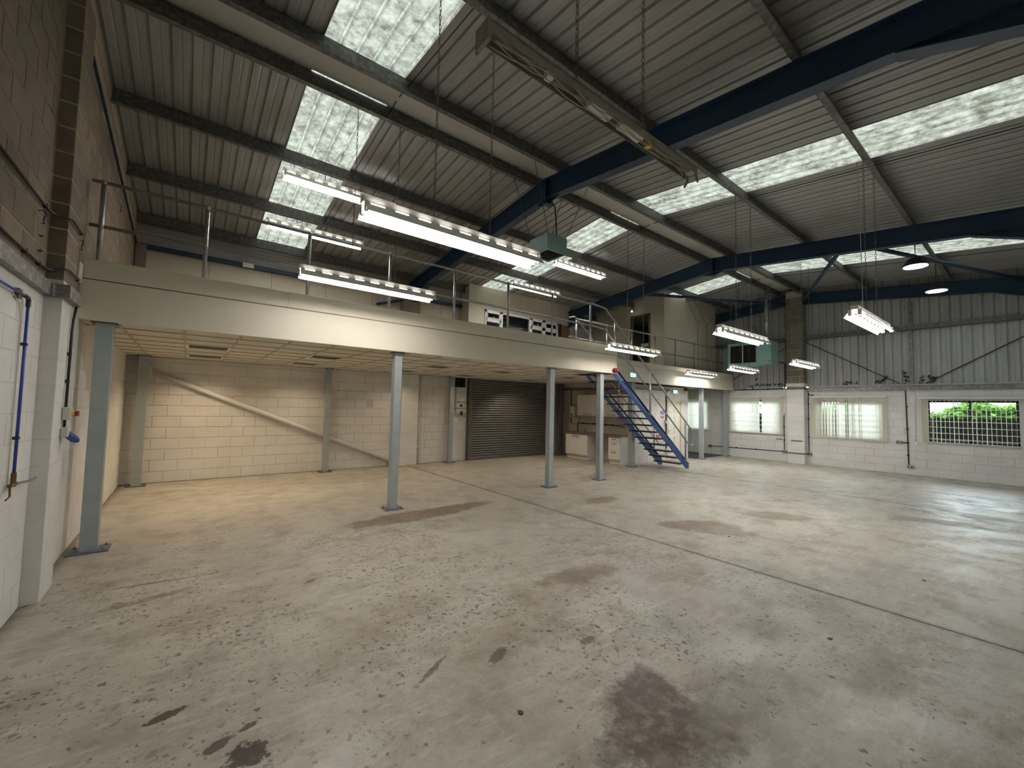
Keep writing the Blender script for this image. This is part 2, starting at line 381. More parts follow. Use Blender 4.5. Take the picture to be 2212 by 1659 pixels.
def inst(me, name, loc, parent, rot=None, scale=None):
    o = D.objects.new(name, me); COL.objects.link(o); o.parent = parent; pw = W[parent.name]
    o.location = (loc[0] - pw[0], loc[1] - pw[1], loc[2] - pw[2]); W[o.name] = tuple(loc)
    if rot: o.rotation_euler = rot
    if scale: o.scale = scale
    return o
def rawmesh(name, mb, mat):
    me = D.meshes.new(name); me.from_pydata(mb.v, [], mb.f); me.update(); me.materials.append(mat); return me

# ------------------------------------------------------------------ walls of blocks
_bc = {}
def blockmesh(axis, nrm, wd, hh, mat, pr):
    key = (axis, nrm, round(wd, 3), round(hh, 3), mat.name)
    if key in _bc: return _bc[key]
    c = .003; mb = MB()
    def P(u, n, z): return (n * nrm, u, z) if axis == 'x' else (u, n * nrm, z)
    ring = lambda i, n: [P(i, n, i), P(wd - i, n, i), P(wd - i, n, hh - i), P(i, n, hh - i)]
    vs = ring(0, -.004) + ring(0, pr - c * .6) + ring(c, pr)
    fs = [(8, 9, 10, 11)] + [(a + i, a + (i + 1) % 4, a + 4 + (i + 1) % 4, a + 4 + i) for a in (0, 4) for i in range(4)]
    if (axis == 'x') != (nrm > 0): fs = [tuple(reversed(f)) for f in fs]
    mb.add(vs, fs); _bc[key] = rawmesh('block', mb, mat); return _bc[key]
def blocks(parent, axis, face, nrm, u0, u1, z0, z1, matf, holes=(), ztop=None, pr=.0045, jt=.006, limit=300, bl=.45, ch=.225, off=0., keepf=None):
    out = []; k = int(math.floor(z0 / ch + 1e-6))
    while k * ch < z1 - .02:
        za, zb = max(k * ch + jt / 2, z0), min((k + 1) * ch - jt / 2, z1)
        j = math.floor((u0 - off) / bl) - 1
        while True:
            ua = off + j * bl + (bl / 2 if k % 2 else 0) + jt / 2; ub = ua + bl - jt; j += 1
            if ua >= u1: break
            a, b2 = max(ua, u0), min(ub, u1); c, d2 = za, zb
            if ztop: d2 = min(d2, min(ztop(a), ztop(b2)))
            for hu0, hu1, hz0, hz1 in holes:
                if a < hu1 and b2 > hu0 and c < hz1 and d2 > hz0:
                    if a < hu0 - .03: b2 = hu0
                    elif b2 > hu1 + .03: a = hu1
                    elif c < hz0 - .03: d2 = hz0
                    elif d2 > hz1 + .03: c = hz1
                    else: a = b2
            if b2 - a < .03 or d2 - c < .03: continue
            if keepf and not keepf((a + b2) / 2, (c + d2) / 2): continue
            out.append((a, b2, c, d2))
        k += 1
    def ctr(q):
        u, z = (q[0] + q[1]) / 2, (q[2] + q[3]) / 2
        return (face, u, z) if axis == 'x' else (u, face, z)
    C0 = Vector((0, 0, 1.71))
    def key(q):
        v = Vector(ctr(q)) - C0; f = v.normalized().dot(fw)
        return v.length + (0 if f > .62 else 50)
    out.sort(key=key)
    for q in out[:limit]:
        me = blockmesh(axis, nrm, q[1] - q[0], q[3] - q[2], matf((q[0] + q[1]) / 2, (q[2] + q[3]) / 2), pr)
        inst(me, 'block', (face, q[0], q[2]) if axis == 'x' else (q[0], face, q[2]), parent)
    rest = {}
    for q in out[limit:]:
        mt = matf((q[0] + q[1]) / 2, (q[2] + q[3]) / 2); rest.setdefault(mt.name, (mt, MB()))
        mb = rest[mt.name][1]
        if axis == 'x': mb.box(min(face, face + nrm * pr), max(face, face + nrm * pr), q[0], q[1], q[2], q[3])
        else: mb.box(q[0], q[1], min(face, face + nrm * pr), max(face, face + nrm * pr), q[2], q[3])
    for mt, mb in rest.values(): mb.build('block_courses', mt, parent, kind='stuff')
def slab_with_holes(mb, axis, f0, f1, u0, u1, z0, z1, holes):
    us = sorted({u0, u1, *[h for q in holes for h in q[:2]]}); zs = sorted({z0, z1, *[h for q in holes for h in q[2:]]})
    for i in range(len(us) - 1):
        for j in range(len(zs) - 1):
            cu, cz = (us[i] + us[i + 1]) / 2, (zs[j] + zs[j + 1]) / 2
            if any(q[0] < cu < q[1] and q[2] < cz < q[3] for q in holes): continue
            if axis == 'x': mb.box(f0, f1, us[i], us[i + 1], zs[j], zs[j + 1])
            else: mb.box(us[i], us[i + 1], f0, f1, zs[j], zs[j + 1])

# ------------------------------------------------------------------ floor: three slabs with open saw-cut joints
fl = MB().box(XL - .3, XR + .3, YF - .3, YB + .3, -.3, -.05).build('floor', m_dark, kind='structure', label='stained concrete warehouse floor in three slabs', cat='floor')
for a, b2 in ((XL - .2, 4.870), (4.890, 10.892), (10.908, XR + .2)):
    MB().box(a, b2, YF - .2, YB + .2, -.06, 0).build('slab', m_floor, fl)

# ------------------------------------------------------------------ left wall, bare above, painted below, with a pier
wl = MB()
P = [(YF - .2, 0), (YB + .2, 0), (YB + .2, roofz(YB + .2, SH + .03)), (YR, SH + .03), (YF - .2, roofz(YF - .2, SH + .03))]
wl.prism(P, 'x', XL - .25, XL - .0012)
wl = wl.build('wall_left', m_mortar, kind='structure', label='left block wall, bare above and painted white below', cat='wall')
PT = 2.70     # top of the white paint
MB().box(XL - .004, XL - .0005, YF, YB, 0, PT).build('painted_joints', m_whitem, wl)
lm = lambda u, z: m_white if z < PT else m_block
blocks(wl, 'x', XL, 1, 3.7, YB, 0, 5.5, lm, ztop=lambda u: roofz(u, RB), limit=300, jt=.010, pr=.0025, holes=((5.14, 5.60, 0, 9),), keepf=lambda u, z: not (u > 6.55 and 2.6 < z < 3.0))
PX, PY0, PY1 = -.90, 5.15, 5.59
wp = MB().box(XL - .01, PX - .002, PY0 + .002, PY1 - .002, 0, roofz(PY0, RB) - .03).build('pier', m_mortar, wl, label='blockwork pier standing out of the left wall')
MB().box(XL - .005, PX - .0012, PY0 + .0012, PY1 - .0012, 0, 2.80).build('painted_joints', m_whitem, wp)
k = 0
while k * .225 < 5.3:
    z0b, z1b = k * .225 + .005, min((k + 1) * .225 - .005, roofz(PY0, RB) - .03)
    mb = MB().bbox(XL - .004, PX, PY0, PY1, z0b, z1b, .004); mb.build('block', m_white if (z0b + z1b) / 2 < 2.80 else m_block, wp); k += 1

# ------------------------------------------------------------------ back wall, shutter wall
wb = MB(); SHX0, SHX1, SHZ = 6.94, 10.20, 4.95
slab_with_holes(wb, 'y', YB + .006, YB + .25, XL - .25, XR + .25, 0, 5.40, ((SHX0, SHX1, 0, SHZ),))
wb = wb.build('wall_back', m_whitem, kind='structure', label='white painted block wall behind the mezzanine', cat='wall')
blocks(wb, 'y', YB, -1, XL, 6.9, 0, 2.56, lambda u, z: m_white, pr=.0045, limit=260, off=.1)
MB().bbox(4.65, 5.15, 10.96, YB + .02, 0, 2.56, .008).build('pier', m_white, wb, label='white pier casing the steel column')
for kk in range(11):
    MB().bbox(4.647, 5.153, 10.957, YB, kk * .225 + .005, (kk + 1) * .225 - .005, .005).build('block', m_white, wb)
MB().box(XL, SHX0 - .6, YB - .01, YB + .01, 3.0, 4.76).build('plasterboard', m_cream2, wb)
for i, x in enumerate((.2, 1.4, 2.6, 3.8, 5.9)): MB().box(x - .004, x + .004, YB - .0125, YB - .009, 3.0, 4.76).build('board_joint', m_groove, wb)
MB().box(XL - .2, XR + .2, YB - .02, YB + .03, 4.85, 5.42).build('eaves_sheet', m_clad, wb)
for i in range(4): MB().box(XL, XR, YB - .03, YB - .015, 4.93 + i * .1, 4.945 + i * .1).build('eaves_sheet_rib', m_clad, wb)
MB().bbox(-1.0, -.83, 10.98, YB, 3.0, 4.80, .006).build('corner_pier', m_block, wb)
MB().box(4.60, 5.06, 10.86, YB, 3.0, 4.75).build('column_casing', m_mortar, wb, label='bare block casing round the steel column')
for kk in range(8): MB().bbox(4.595, 5.065, 10.855, YB - .01, 3.0 + kk * .225 + .005, min(3.225 + kk * .225 - .005, 4.75), .005).build('block', m_block, wb)
eb = MB().box(XL, 4.62, 11.06, 11.16, 4.74, 4.83).build('eaves_tie', m_blue, label='navy steel eaves tie along the upper back wall beside the left wall', cat='steel tie')
MB().box(.80, 1.02, 11.05, 11.06, 4.735, 4.835).build('notice_plate', m_wplast, eb)
MB().box(5.1, 6.56, 11.06, 11.16, 4.74, 4.83).build('eaves_tie', m_blue, label='navy steel eaves tie between the bare block casing and the cream box', cat='steel tie')
MB().tube([(3.9, 11.12, 4.42), (4.6, 11.0, 4.62)], .035, 8).build('knee_brace', m_blue, label='short navy knee brace against the bare block column casing', cat='steel brace')

# ------------------------------------------------------------------ right wall with window openings
WIN = [(.40, 2.05, .98, 2.12), (3.02, 4.62, .98, 2.12), (5.74, 7.36, .98, 2.14), (8.30, 9.75, .98, 2.14)]
wr = MB(); slab_with_holes(wr, 'x', XR + .006, XR + .22, YF - .25, YB + .25, 0, 2.56, WIN)
wr = wr.build('wall_right', m_whitem, kind='structure', label='far end wall, white painted blocks below grey steel cladding', cat='wall')
blocks(wr, 'x', XR, -1, -.3, 9.9, 0, 2.475, lambda u, z: m_white, holes=WIN, pr=.0045, limit=280, off=.05)
# cladding sheets, one metre each
def ribpoly(n=5, pitch=.2, dp=.032):
    pts = []
    for i in range(n):
        b = i * pitch
        pts += [(b, 0), (b + .072, 0), (b + .080, .004), (b + .092, .004), (b + .100, 0), (b + .158, 0), (b + .166, dp), (b + .190, dp)]
    return pts + [(n * pitch, 0)]
RP = ribpoly()
CZ0 = 2.58
for i in range(13):
    y0 = YF - .25 + i; mb = MB(); vs = []
    for u, d in RP:
        y = min(y0 + u, YB + .25); vs += [(XR + .03 + d, y, CZ0), (XR + .03 + d, y, roofz(y, SH) + .05)]
    n = len(RP); mb.add(vs, [(2 * j, 2 * j + 2, 2 * j + 3, 2 * j + 1) for j in range(n - 1)]); mb.build('cladding_sheet', m_clad, wr)
MB().box(XR - .05, XR + .1, YF, 4.85, 2.555, 2.60).build('cladding_sill', m_clad, wr)
MB().box(XR - .02, XR + .1, 5.62, YB, 2.555, 2.60).build('cladding_sill', m_clad, wr)
# pier at the ridge: painted foot, buff blocks above
RX, RY0, RY1 = 16.14, 4.93, 5.42
rp = MB().box(RX + .006, XR + .03, RY0 + .005, RY1 - .005, 0, roofz(RY0, SH) - .12).build('pier', m_mortar, wr, label='blockwork pier under the ridge, white at its foot')
MB().box(RX + .003, XR + .03, RY0 + .003, RY1 - .003, 0, 2.62).build('painted_joints', m_whitem, rp)
for kk in range(25):
    z0b, z1b = kk * .225 + .006, min((kk + 1) * .225 - .006, 5.78); mt = m_white if z1b < 2.62 else m_block_r
    if z1b - z0b < .04: continue
    if kk % 2 or mt is m_white: MB().bbox(RX, XR + .02, RY0, RY1, z0b, z1b, .005).build('block', mt, rp)
    else:
        for a, b2 in ((RY0, RY0 + .10), (RY0 + .112, RY0 + .33), (RY0 + .342, RY1)): MB().bbox(RX, XR + .02, a, b2, z0b, z1b, .005).build('block', mt, rp)
MB().bbox(RX - .02, XR + .02, RY0 - .02, RY1 + .02, 2.575, 2.69, .008).build('pier_cap', m_white, rp)

# ------------------------------------------------------------------ front wall behind the camera
MB().box(XL - .25, XR + .25, YF - .25, YF, 0, 5.45).build('wall_front', m_white, kind='structure', label='white painted front wall behind the camera', cat='wall')

# ------------------------------------------------------------------ roof: sheets and rooflights
ro = MB()
for sg in (1, -1):
    ro.hex([(XL - .3, YR, SH + .14), (XL - .3, YR + sg * .18, SH + .14 - SL * .18), (XR + .3, YR + sg * .18, SH + .14 - SL * .18), (XR + .3, YR, SH + .14)][::sg] +
           [(XL - .3, YR, SH + .16), (XL - .3, YR + sg * .18, SH + .16 - SL * .18), (XR + .3, YR + sg * .18, SH + .16 - SL * .18), (XR + .3, YR, SH + .16)][::sg])
ro = ro.build('ceiling', m_sheet, kind='structure', label='pitched corrugated steel roof with rooflight strips', cat='roof')
for sg in (1, -1):
    L = 6.2
    for i in range(-3, 16):
        x0 = 1.03 + i; light = i in (0, 6, 12); vs = []
        for u, d in RP:
            for a in (0.0, L): vs.append((x0 + u, YR + sg * a, SH + d - SL * a))
        n = len(RP); fs = [(2 * j, 2 * j + 2, 2 * j + 3, 2 * j + 1) if sg < 0 else (2 * j + 1, 2 * j + 3, 2 * j + 2, 2 * j) for j in range(n - 1)]
        MB().add(vs, fs).build('rooflight_sheet' if light else 'roof_sheet', m_rl if light else m_sheet, ro)

rf = MB()
for sg in (1, -1):
    q = [(XL, YR, SH - .012), (XL, YR + sg * .30, SH - .012 - SL * .30), (XR, YR + sg * .30, SH - .012 - SL * .30), (XR, YR, SH - .012)]
    rf.hex(q[::sg] + [(a, b, c + .003) for a, b, c in q][::sg])
rf.build('ridge_flashing', M('cream_ridge_flashing', (.50, .49, .43), .5), ro)

# ------------------------------------------------------------------ portal frames
def rafter(mb, x, sg, f=.16):
    tw, tf = .010, .013; E = 5.95
    def seg(a0, a1, zb0, zb1, zt0, zt1, hw):
        mb.hex([(x - hw, YR + sg * a0, zb0), (x + hw, YR + sg * a0, zb0), (x + hw, YR + sg * a1, zb1), (x - hw, YR + sg * a1, zb1),
                (x - hw, YR + sg * a0, zt0), (x + hw, YR + sg * a0, zt0), (x + hw, YR + sg * a1, zt1), (x - hw, YR + sg * a1, zt1)])
    b = lambda a: RB - SL * a; t = lambda a: RT - SL * a
    seg(0, E, b(0), b(E), b(0) + tf, b(E) + tf, f / 2); seg(0, E, t(0) - tf, t(E) - tf, t(0), t(E), f / 2 if f > .12 else .02); seg(0, E, b(0) + tf, b(E) + tf, t(0) - tf, t(E) - tf, tw / 2)
def haunch(mb, x, sg, f=.16):
    a0, a1, dr = 4.62, 5.85, .34; b = lambda a: RB - SL * a; tf = .013
    def q(h, o0, o1, p0, p1): mb.hex([(x - h, YR + sg * a0, b(a0) + o0), (x + h, YR + sg * a0, b(a0) + o0), (x + h, YR + sg * a1, b(a1) + o1), (x - h, YR + sg * a1, b(a1) + o1),
                                      (x - h, YR + sg * a0, b(a0) + p0), (x + h, YR + sg * a0, b(a0) + p0), (x + h, YR + sg * a1, b(a1) + p1), (x - h, YR + sg * a1, b(a1) + p1)])
    q(f / 2, -tf, -dr, 0, -dr + tf); q(.005, 0, -dr + tf, .005, .005)
FL = ['navy steel rafter half buried along the top of the left wall', 'navy steel portal rafter above the mezzanine railing, beside the teal heater over the floor joint',
      'navy steel portal rafter above the staircase, with brace tubes running off it', 'navy steel end rafter lying along the top of the grey cladding']
for i, x in enumerate(FX):
    fr = thing('portal_frame', (x, YR, RB), FL[i], 'steel frame', 'portal frames')
    for sg in (1, -1):
        mb = MB(); rafter(mb, x, sg, .10 if i == 0 else .16); mb.build('rafter', m_blue, fr)
        if i in (1, 2, 3):
            mb = MB(); haunch(mb, x, sg); mb.build('haunch', m_blue, fr)
        if i in (1, 2):
            yy = YR + sg * 5.74; mb = MB()
            mb.box(x - .08, x + .08, yy - .09, yy - .077, 0, 4.95).box(x - .08, x + .08, yy + .077, yy + .09, 0, 4.95).box(x - .005, x + .005, yy - .077, yy + .077, 0, 4.95)
            mb.build('column', m_blue, fr)
    if i in (1, 2):
        MB().box(x - .085, x + .085, YR - .02, YR + .02, RB - .10, RT - .0).build('apex_plate', m_blue, fr)
        mb = MB()
        for sg in (1, -1): mb.prism([(YR, RB - .10), (YR + sg * .04, RB - .10), (YR + sg * .30, RB - SL * .30), (YR, RB)][::sg], 'x', x - .006, x + .006)
        mb.box(x - .08, x + .08, YR - .06, YR + .06, RB - .112, RB - .10); mb.build('apex_gusset', m_blue, fr)

# ------------------------------------------------------------------ purlins
PN = {(1, 0): 'galvanised ridge purlin on the mezzanine side of the roof ridge', (1, 1): 'galvanised purlin next below the ridge, over the mezzanine railing', (1, 2): 'galvanised purlin halfway down the slope above the mezzanine deck',
      (1, 3): 'lowest galvanised purlin above the mezzanine, by the upper back wall', (-1, 0): 'galvanised ridge purlin on the window-bars side of the roof ridge', (-1, 1): 'galvanised purlin behind the dead light fitting, next to the ridge pair',
      (-1, 2): 'galvanised purlin the dead light fitting and the round LED lamps hang from', (-1, 3): 'galvanised eaves purlin above the front wall'}
for sg in (1, -1):
    for j, a in enumerate(PO):
        y = YR + sg * a; zb = roofz(y, RT) + .008; zt = roofz(y, SH) - .012; tk = .004
        mb = MB().box(XL + .01, XR + .02, y - tk / 2, y + tk / 2, zb, zt).box(XL + .01, XR + .02, y - .07, y, zb, zb + tk).box(XL + .01, XR + .02, y, y + .07, zt - tk, zt)
        mb.box(XL + .01, XR + .02, y - .072, y - .068, zb, zb + .018)
        mb.build('purlin', m_dgalv, label=PN[sg, j], cat='purlin', group='roof purlins')
# sag rods beside each rooflight, one per slope
for sg in (1, -1):
    for i, x in enumerate((2.06, 8.06, 14.06)):
        pts = [(x, YR + sg * a, roofz(YR + sg * a, SH) - .11) for a in (.05, PO[0], PO[1], PO[2], PO[3])]
        MB().tube(pts, .008, 6).build('sag_rod', m_blackp, label='thin dark sag rod along the %s rooflight strip %s' % (('left wall bay', 'staircase bay', 'end wall bay')[i], 'over the mezzanine' if sg > 0 else 'over the open floor'), cat='steel rod', group='sag rods')
# roof bracing tubes in the end bay
for nm, pts in (('navy brace tube from the staircase rafter up to the ridge pier', [(10.96, 2.65, 5.20), (16.2, 4.93, 5.48)]), ('navy brace tube crossing behind the round LED lamps', [(10.96, 2.15, 5.17), (16.2, .20, 5.10)]),
                ('navy brace tube above the mezzanine side of the ridge pier', [(10.96, 7.45, 5.25), (16.2, 5.43, 5.44)])):
    MB().tube(pts, .045, 10).build('roof_brace', m_blue, label=nm, cat='steel brace', smooth=True)
# girt, wind post and rods on the cladding
MB().box(XR - .16, XR + .03, YF, RY0, 4.165, 4.29).build('cladding_rail', m_dgalv, label='galvanised rail across the grey cladding beside the barred window', cat='steel rail')
MB().box(XR - .16, XR + .03, RY1, YB, 4.165, 4.29).build('cladding_rail', m_dgalv, label='galvanised rail across the grey cladding behind the teal wall heater', cat='steel rail')
MB().box(XR - .05, XR + .03, 2.29, 2.37, 2.60, 4.97).build('wind_post', m_galv, label='slim galvanised post standing on the cladding sill', cat='steel post')
for nm, pts in (('thin bracing rod running down from the pier across the cladding', [(XR - .02, 4.90, 4.08), (XR - .02, 2.58, 2.61)]), ('thin bracing rod rising across the cladding over the barred window', [(XR - .02, 2.05, 2.61), (XR - .02, -.3, 4.10)]),
                ('short bracing rod between the teal wall heater and the pier', [(XR - .02, 5.44, 4.0), (XR - .02, 7.4, 2.85)])):
    MB().tube(pts, .014, 6).build('bracing_rod', m_blackp, label=nm, cat='steel rod')

# ------------------------------------------------------------------ mezzanine deck, fascias, suspended ceiling
DZ = 3.0
mz = MB().box(XL, 7.75, 6.52, YB, 2.78, DZ).box(7.75, XR, 7.47, YB, 2.78, DZ).build('mezzanine_deck', m_deck, kind='structure', label='boarded mezzanine deck', cat='deck')
fa = thing('fascia', (3.6, 6.46, 2.56), 'long cream fascia boards along the mezzanine front, up to the staircase', 'fascia', kind='structure')
MB().bbox(XL, 8.29, 6.46, 6.50, 2.565, 3.015, .004).build('fascia_board', m_cream, fa)
MB().box(XL, 8.27, 6.468, 6.50, 3.013, 3.030).build('shadow_joint', m_groove, fa)
for a, b2 in ((XL, 1.02), (1.024, 3.46), (3.464, 5.90)): MB().bbox(a, b2, 6.46, 6.50, 3.026, 3.245, .003).build('kick_board', m_cream, fa)
MB().prism([(5.904, 3.026), (8.29, 3.026), (8.29, 3.12), (8.20, 3.20), (8.12, 3.245), (5.904, 3.245)], 'y', 6.46, 6.50).build('kick_board', m_cream, fa)
MB().bbox(8.252, 8.29, 6.50, 6.56, 2.565, 3.10, .004).build('end_return', m_cream, fa)
MB().box(XL, 8.25, 6.50, 6.60, 2.565, 2.60).build('soffit_trim', m_cream, fa)
f2 = thing('fascia', (12.5, 7.28, 2.49), 'cream fascia boards of the mezzanine behind the staircase, up to the end wall', 'fascia', kind='structure')
MB().bbox(8.72, XR - .05, 7.28, 7.32, 2.495, 2.945, .004).build('fascia_board', m_cream, f2)
MB().bbox(8.72, XR - .05, 7.28, 7.32, 2.955, 3.105, .004).build('kick_board', m_cream, f2)
MB().box(8.72, XR - .06, 7.286, 7.32, 2.94, 2.96).build('shadow_joint', m_cream2, f2)
MB().box(8.72, XR - .02, 7.32, 7.48, 2.50, 2.53).build('soffit_trim', m_cream, f2)
MB().bbox(XR - .09, XR - .05, 7.32, 7.47, 2.495, 3.105, .004).build('end_return', m_cream, f2)
MB().box(8.72, 8.76, 7.32, 7.47, 2.495, 3.105).build('end_return', m_cream, f2)
for a, b2 in ((7.745, 7.765),):
    MB().box(a, b2, 6.50, 7.47, 2.56, DZ).build('stairwell_edge', m_cream, f2)

CZ = 2.56
FIX = [(x, y) for y in (8.1, 9.9) for x in (-.09, 1.71, 4.11, 5.91, 8.31)]
sc = MB().box(XL, 7.75, 6.50, YB, CZ + .14, CZ + .16).box(7.75, 16.4, 7.47, YB, CZ + .14, CZ + .16)
sc = sc.build('suspended_ceiling', m_dark, kind='structure', label='suspended ceiling of square mineral tiles under the mezzanine', cat='ceiling')
tile = rawmesh('ceiling_tile', MB().bbox(.007, .593, .007, .593, 0, .012, .003), m_tile)
grid = MB(); used = set((round(a, 2), round(b, 2)) for a, b in FIX)
xs = [-.09 + .6 * k for k in range(-2, 28)]; ys = [6.3 + .6 * k for k in range(0, 9)]
for x in xs:
    for y in ys:
        if x > 16.2 or y > 11.1: continue
        if x + .05 > 7.75 and y < 7.4: continue
        if (round(x, 2), round(y, 2)) in used: continue
        xa, xb, ya, yb = max(x, XL), min(x + .6, XR), max(y, 6.6), min(y + .6, YB)
        if x < 7.75 < x + .6 and y < 7.4: xb = 7.74
        if y < 7.48 < y + .6 and x >= 7.7: ya = 7.50
        if xb - xa < .06 or yb - ya < .06: continue
        if (x > 11.1 and x + .6 < 14.1 and y > 8.1): continue
        if abs(xb - xa - .6) < .01 and abs(yb - ya - .6) < .01: inst(tile, 'ceiling_tile', (x, y, CZ + .006), sc)
        else: MB().bbox(xa + .007, xb - .007, ya + .007, yb - .007, CZ + .006, CZ + .018, .003).build('ceiling_tile', m_tile, sc)
for x in xs:
    if x < XL or x > 16.3: continue
    if 11.1 < x < 14.1: grid.box(x - .012, x + .012, 7.5, 7.9, CZ - .003, CZ + .006)
    else: grid.box(x - .012, x + .012, 6.6 if x < 7.7 else 7.5, YB, CZ - .003, CZ + .006)
for y in ys:
    if y < 6.6: continue
    grid.box(XL, 7.74 if y < 7.5 else 11.1, y - .012, y + .012, CZ - .0035, CZ + .0055)
    if y > 7.5: grid.box(14.1, XR, y - .012, y + .012, CZ - .0035, CZ + .0055)
grid.build('ceiling_grid', m_tbar, sc)
# recessed louvred lights in the ceiling grid
lv0 = thing('recessed_light', (FIX[0][0] + .3, FIX[0][1] + .3, CZ), 'x', 'ceiling light', 'recessed lights under the mezzanine')
x, y = FIX[0]
mb = MB()
for a in (.005, .555): mb.box(x + a, x + a + .04, y + .005, y + .595, CZ - .006, CZ + .004).box(x + .005, x + .595, y + a, y + a + .04, CZ - .006, CZ + .004)
mb.build('frame', m_wplast, lv0)
mb = MB()
for i in range(1, 8): mb.prism([(x + .04 + i * .065 - .001, CZ), (x + .04 + i * .065 + .001, CZ), (x + .04 + i * .065 + .006, CZ + .05), (x + .04 + i * .065 - .006, CZ + .05)], 'y', y + .045, y + .555)
for i in range(1, 4): mb.prism([(y + .04 + i * .13 - .001, CZ - .001), (y + .04 + i * .13 + .001, CZ - .001), (y + .04 + i * .13 + .008, CZ + .05), (y + .04 + i * .13 - .008, CZ + .05)], 'x', x + .045, x + .555)
mb.build('louvre', M('brushed_louvre', (.22, .21, .19), .4, .6), lv0)
MB().box(x + .045, x + .555, y + .045, y + .555, CZ + .10, CZ + .115).box(x + .03, x + .045, y + .03, y + .57, CZ + .004, CZ + .115).box(x + .555, x + .57, y + .03, y + .57, CZ + .004, CZ + .115).box(x + .03, x + .57, y + .03, y + .045, CZ + .004, CZ + .115).box(x + .03, x + .57, y + .555, y + .57, CZ + .004, CZ + .115).build('housing', m_lamp, lv0)
def downlight(root, watts, col):
    l = D.lights.new('downlight', 'AREA'); l.shape = 'SQUARE'; l.size = .50; l.energy = watts; l.color = col; l.spread = math.radians(128)
    o = D.objects.new('downlight_lamp', l); COL.objects.link(o); o.parent = root; o.location = (0, 0, -.012)
RLN = [('between the left wall and the grey pipe brace, nearer the fascia', 'over the top of the white wall brace, nearer the back wall'), ('second along from the left wall, nearer the fascia', 'second along from the left wall, nearer the back wall'),
       ('in front of the white pier, nearer the fascia', 'close in front of the white pier, nearer the back wall'), ('before the roller shutter, nearer the fascia', 'close before the middle of the roller shutter top'),
       ('between the roller shutter and the kitchen, nearer the fascia', 'between the roller shutter and the kitchen, nearer the back wall')]
lvs = [lv0 if k == 0 else dup(lv0, (x + .3, y + .3, CZ)) for k, (x, y) in enumerate(FIX)]
for k, r in enumerate(lvs):
    r['label'] = 'square louvred ceiling light ' + RLN[k % 5][k // 5]; i = k % 5
    if i == 0: downlight(r, DOWN * 1.25, (1.0, .75, .49))
    elif i == 1: downlight(r, DOWN * .8, (1.0, .77, .53))
    else: downlight(r, DOWN * (.5, .5, .6, .35, .9)[i], (1.0, .81, .60))

# ------------------------------------------------------------------ mezzanine posts
def post(x, y, wd, zt, label, mat=m_post, pl=.15):
    t = thing('steel_post', (x, y, 0), label, 'post', 'mezzanine posts')
    mb = MB().box(x - wd, x + wd, y - wd, y - wd + .008, .014, zt).box(x - wd, x + wd, y + wd - .008, y + wd, .014, zt).box(x - wd, x - wd + .008, y - wd + .008, y + wd - .008, .014, zt).box(x + wd - .008, x + wd, y - wd + .008, y + wd - .008, .014, zt)
    mb.build('shaft', mat, t)
    b = MB().bbox(x - pl, x + pl, y - pl * .8, y + pl * .8, .0, .015, .003).build('base_plate', m_plate, t)
    for sx in (-1, 1):
        for sy in (-1, 1): MB().lathe((x + sx * pl * .75, y + sy * pl * .6, .015), [(.014, 0), (.014, .014), (.008, .014), (.008, .026)], 6).build('bolt', m_galv, b)
    MB().box(x - wd - .04, x + wd + .04, y - wd - .01, y + wd + .01, zt - .012, zt).build('cap_plate', m_plate, t)
post(-.80, 6.60, .072, CZ, 'grey steel post against the left wall under the mezzanine fascia', pl=.17)
post(2.70, 6.60, .062, CZ, 'grey steel post under the fascia, beside the large brown floor stain')
post(6.19, 6.60, .062, CZ, 'grey steel post under the fascia in front of the roller shutter side of the kitchen')
post(7.83, 6.60, .062, CZ, 'grey steel post under the fascia right beside the blue staircase top')
post(-.74, 10.92, .075, CZ, 'grey steel post in the corner at the top of the white wall brace')
post(2.72, 10.95, .062, CZ, 'grey steel post standing before the back wall, crossed by the white wall brace')
post(6.19, 10.93, .062, CZ, 'grey steel post beside the meter boxes left of the roller shutter')
post(10.52, 10.72, .085, CZ, 'grey steel post between the roller shutter and the kitchen', m_dgalv)
post(10.42, 7.58, .072, 2.50, 'grey steel post behind the staircase at the end of the kitchen worktop')
post(14.36, 7.50, .062, 2.50, 'grey steel post on the edge of the charcoal carpet by the office corner')
post(16.235, 7.52, .072, 2.50, 'grey steel post standing against the end wall between two blinds')

# ------------------------------------------------------------------ railings
def railing(name, label, y, xs, zb, zt, zm, x0, x1, tail=None):
    t = thing(name, ((x0 + x1) / 2, y, zb), label, 'railing')
    for x in xs:
        p = MB().tube([(x, y, zb), (x, y, zt - .01)], .024, 10).build('post', m_tube, t, smooth=True)
        MB().ball((x, y, zt), .034).build('fitting', m_tube, p, smooth=True); MB().ball((x, y, zm), .034).build('fitting', m_tube, p, smooth=True)
        MB().lathe((x, y, zb), [(.055, 0), (.055, .012), (.03, .014), (.03, .06)], 10).build('flange', m_tube, p)
    MB().tube([(x0, y, zt), (x1, y, zt)], .021, 8).build('top_rail', m_tube, t, smooth=True)
    MB().tube([(x0, y, zm), (x1, y, zm)], .021, 8).build('mid_rail', m_tube, t, smooth=True)
    return t
railing('guard_railing', 'galvanised tube railing along the front of the mezzanine from the left wall', 6.56, [-.893, .07, 1.28, 2.505, 3.72, 4.95, 6.165, 7.405], DZ, 4.175, 3.66, XL + .02, 7.86)
railing('guard_railing', 'galvanised tube railing behind the staircase, running to the end wall', 7.53, [7.96, 9.2, 10.35, 11.55, 12.73, 13.95, 15.1], DZ, 4.05, 3.53, 7.96, 16.1)

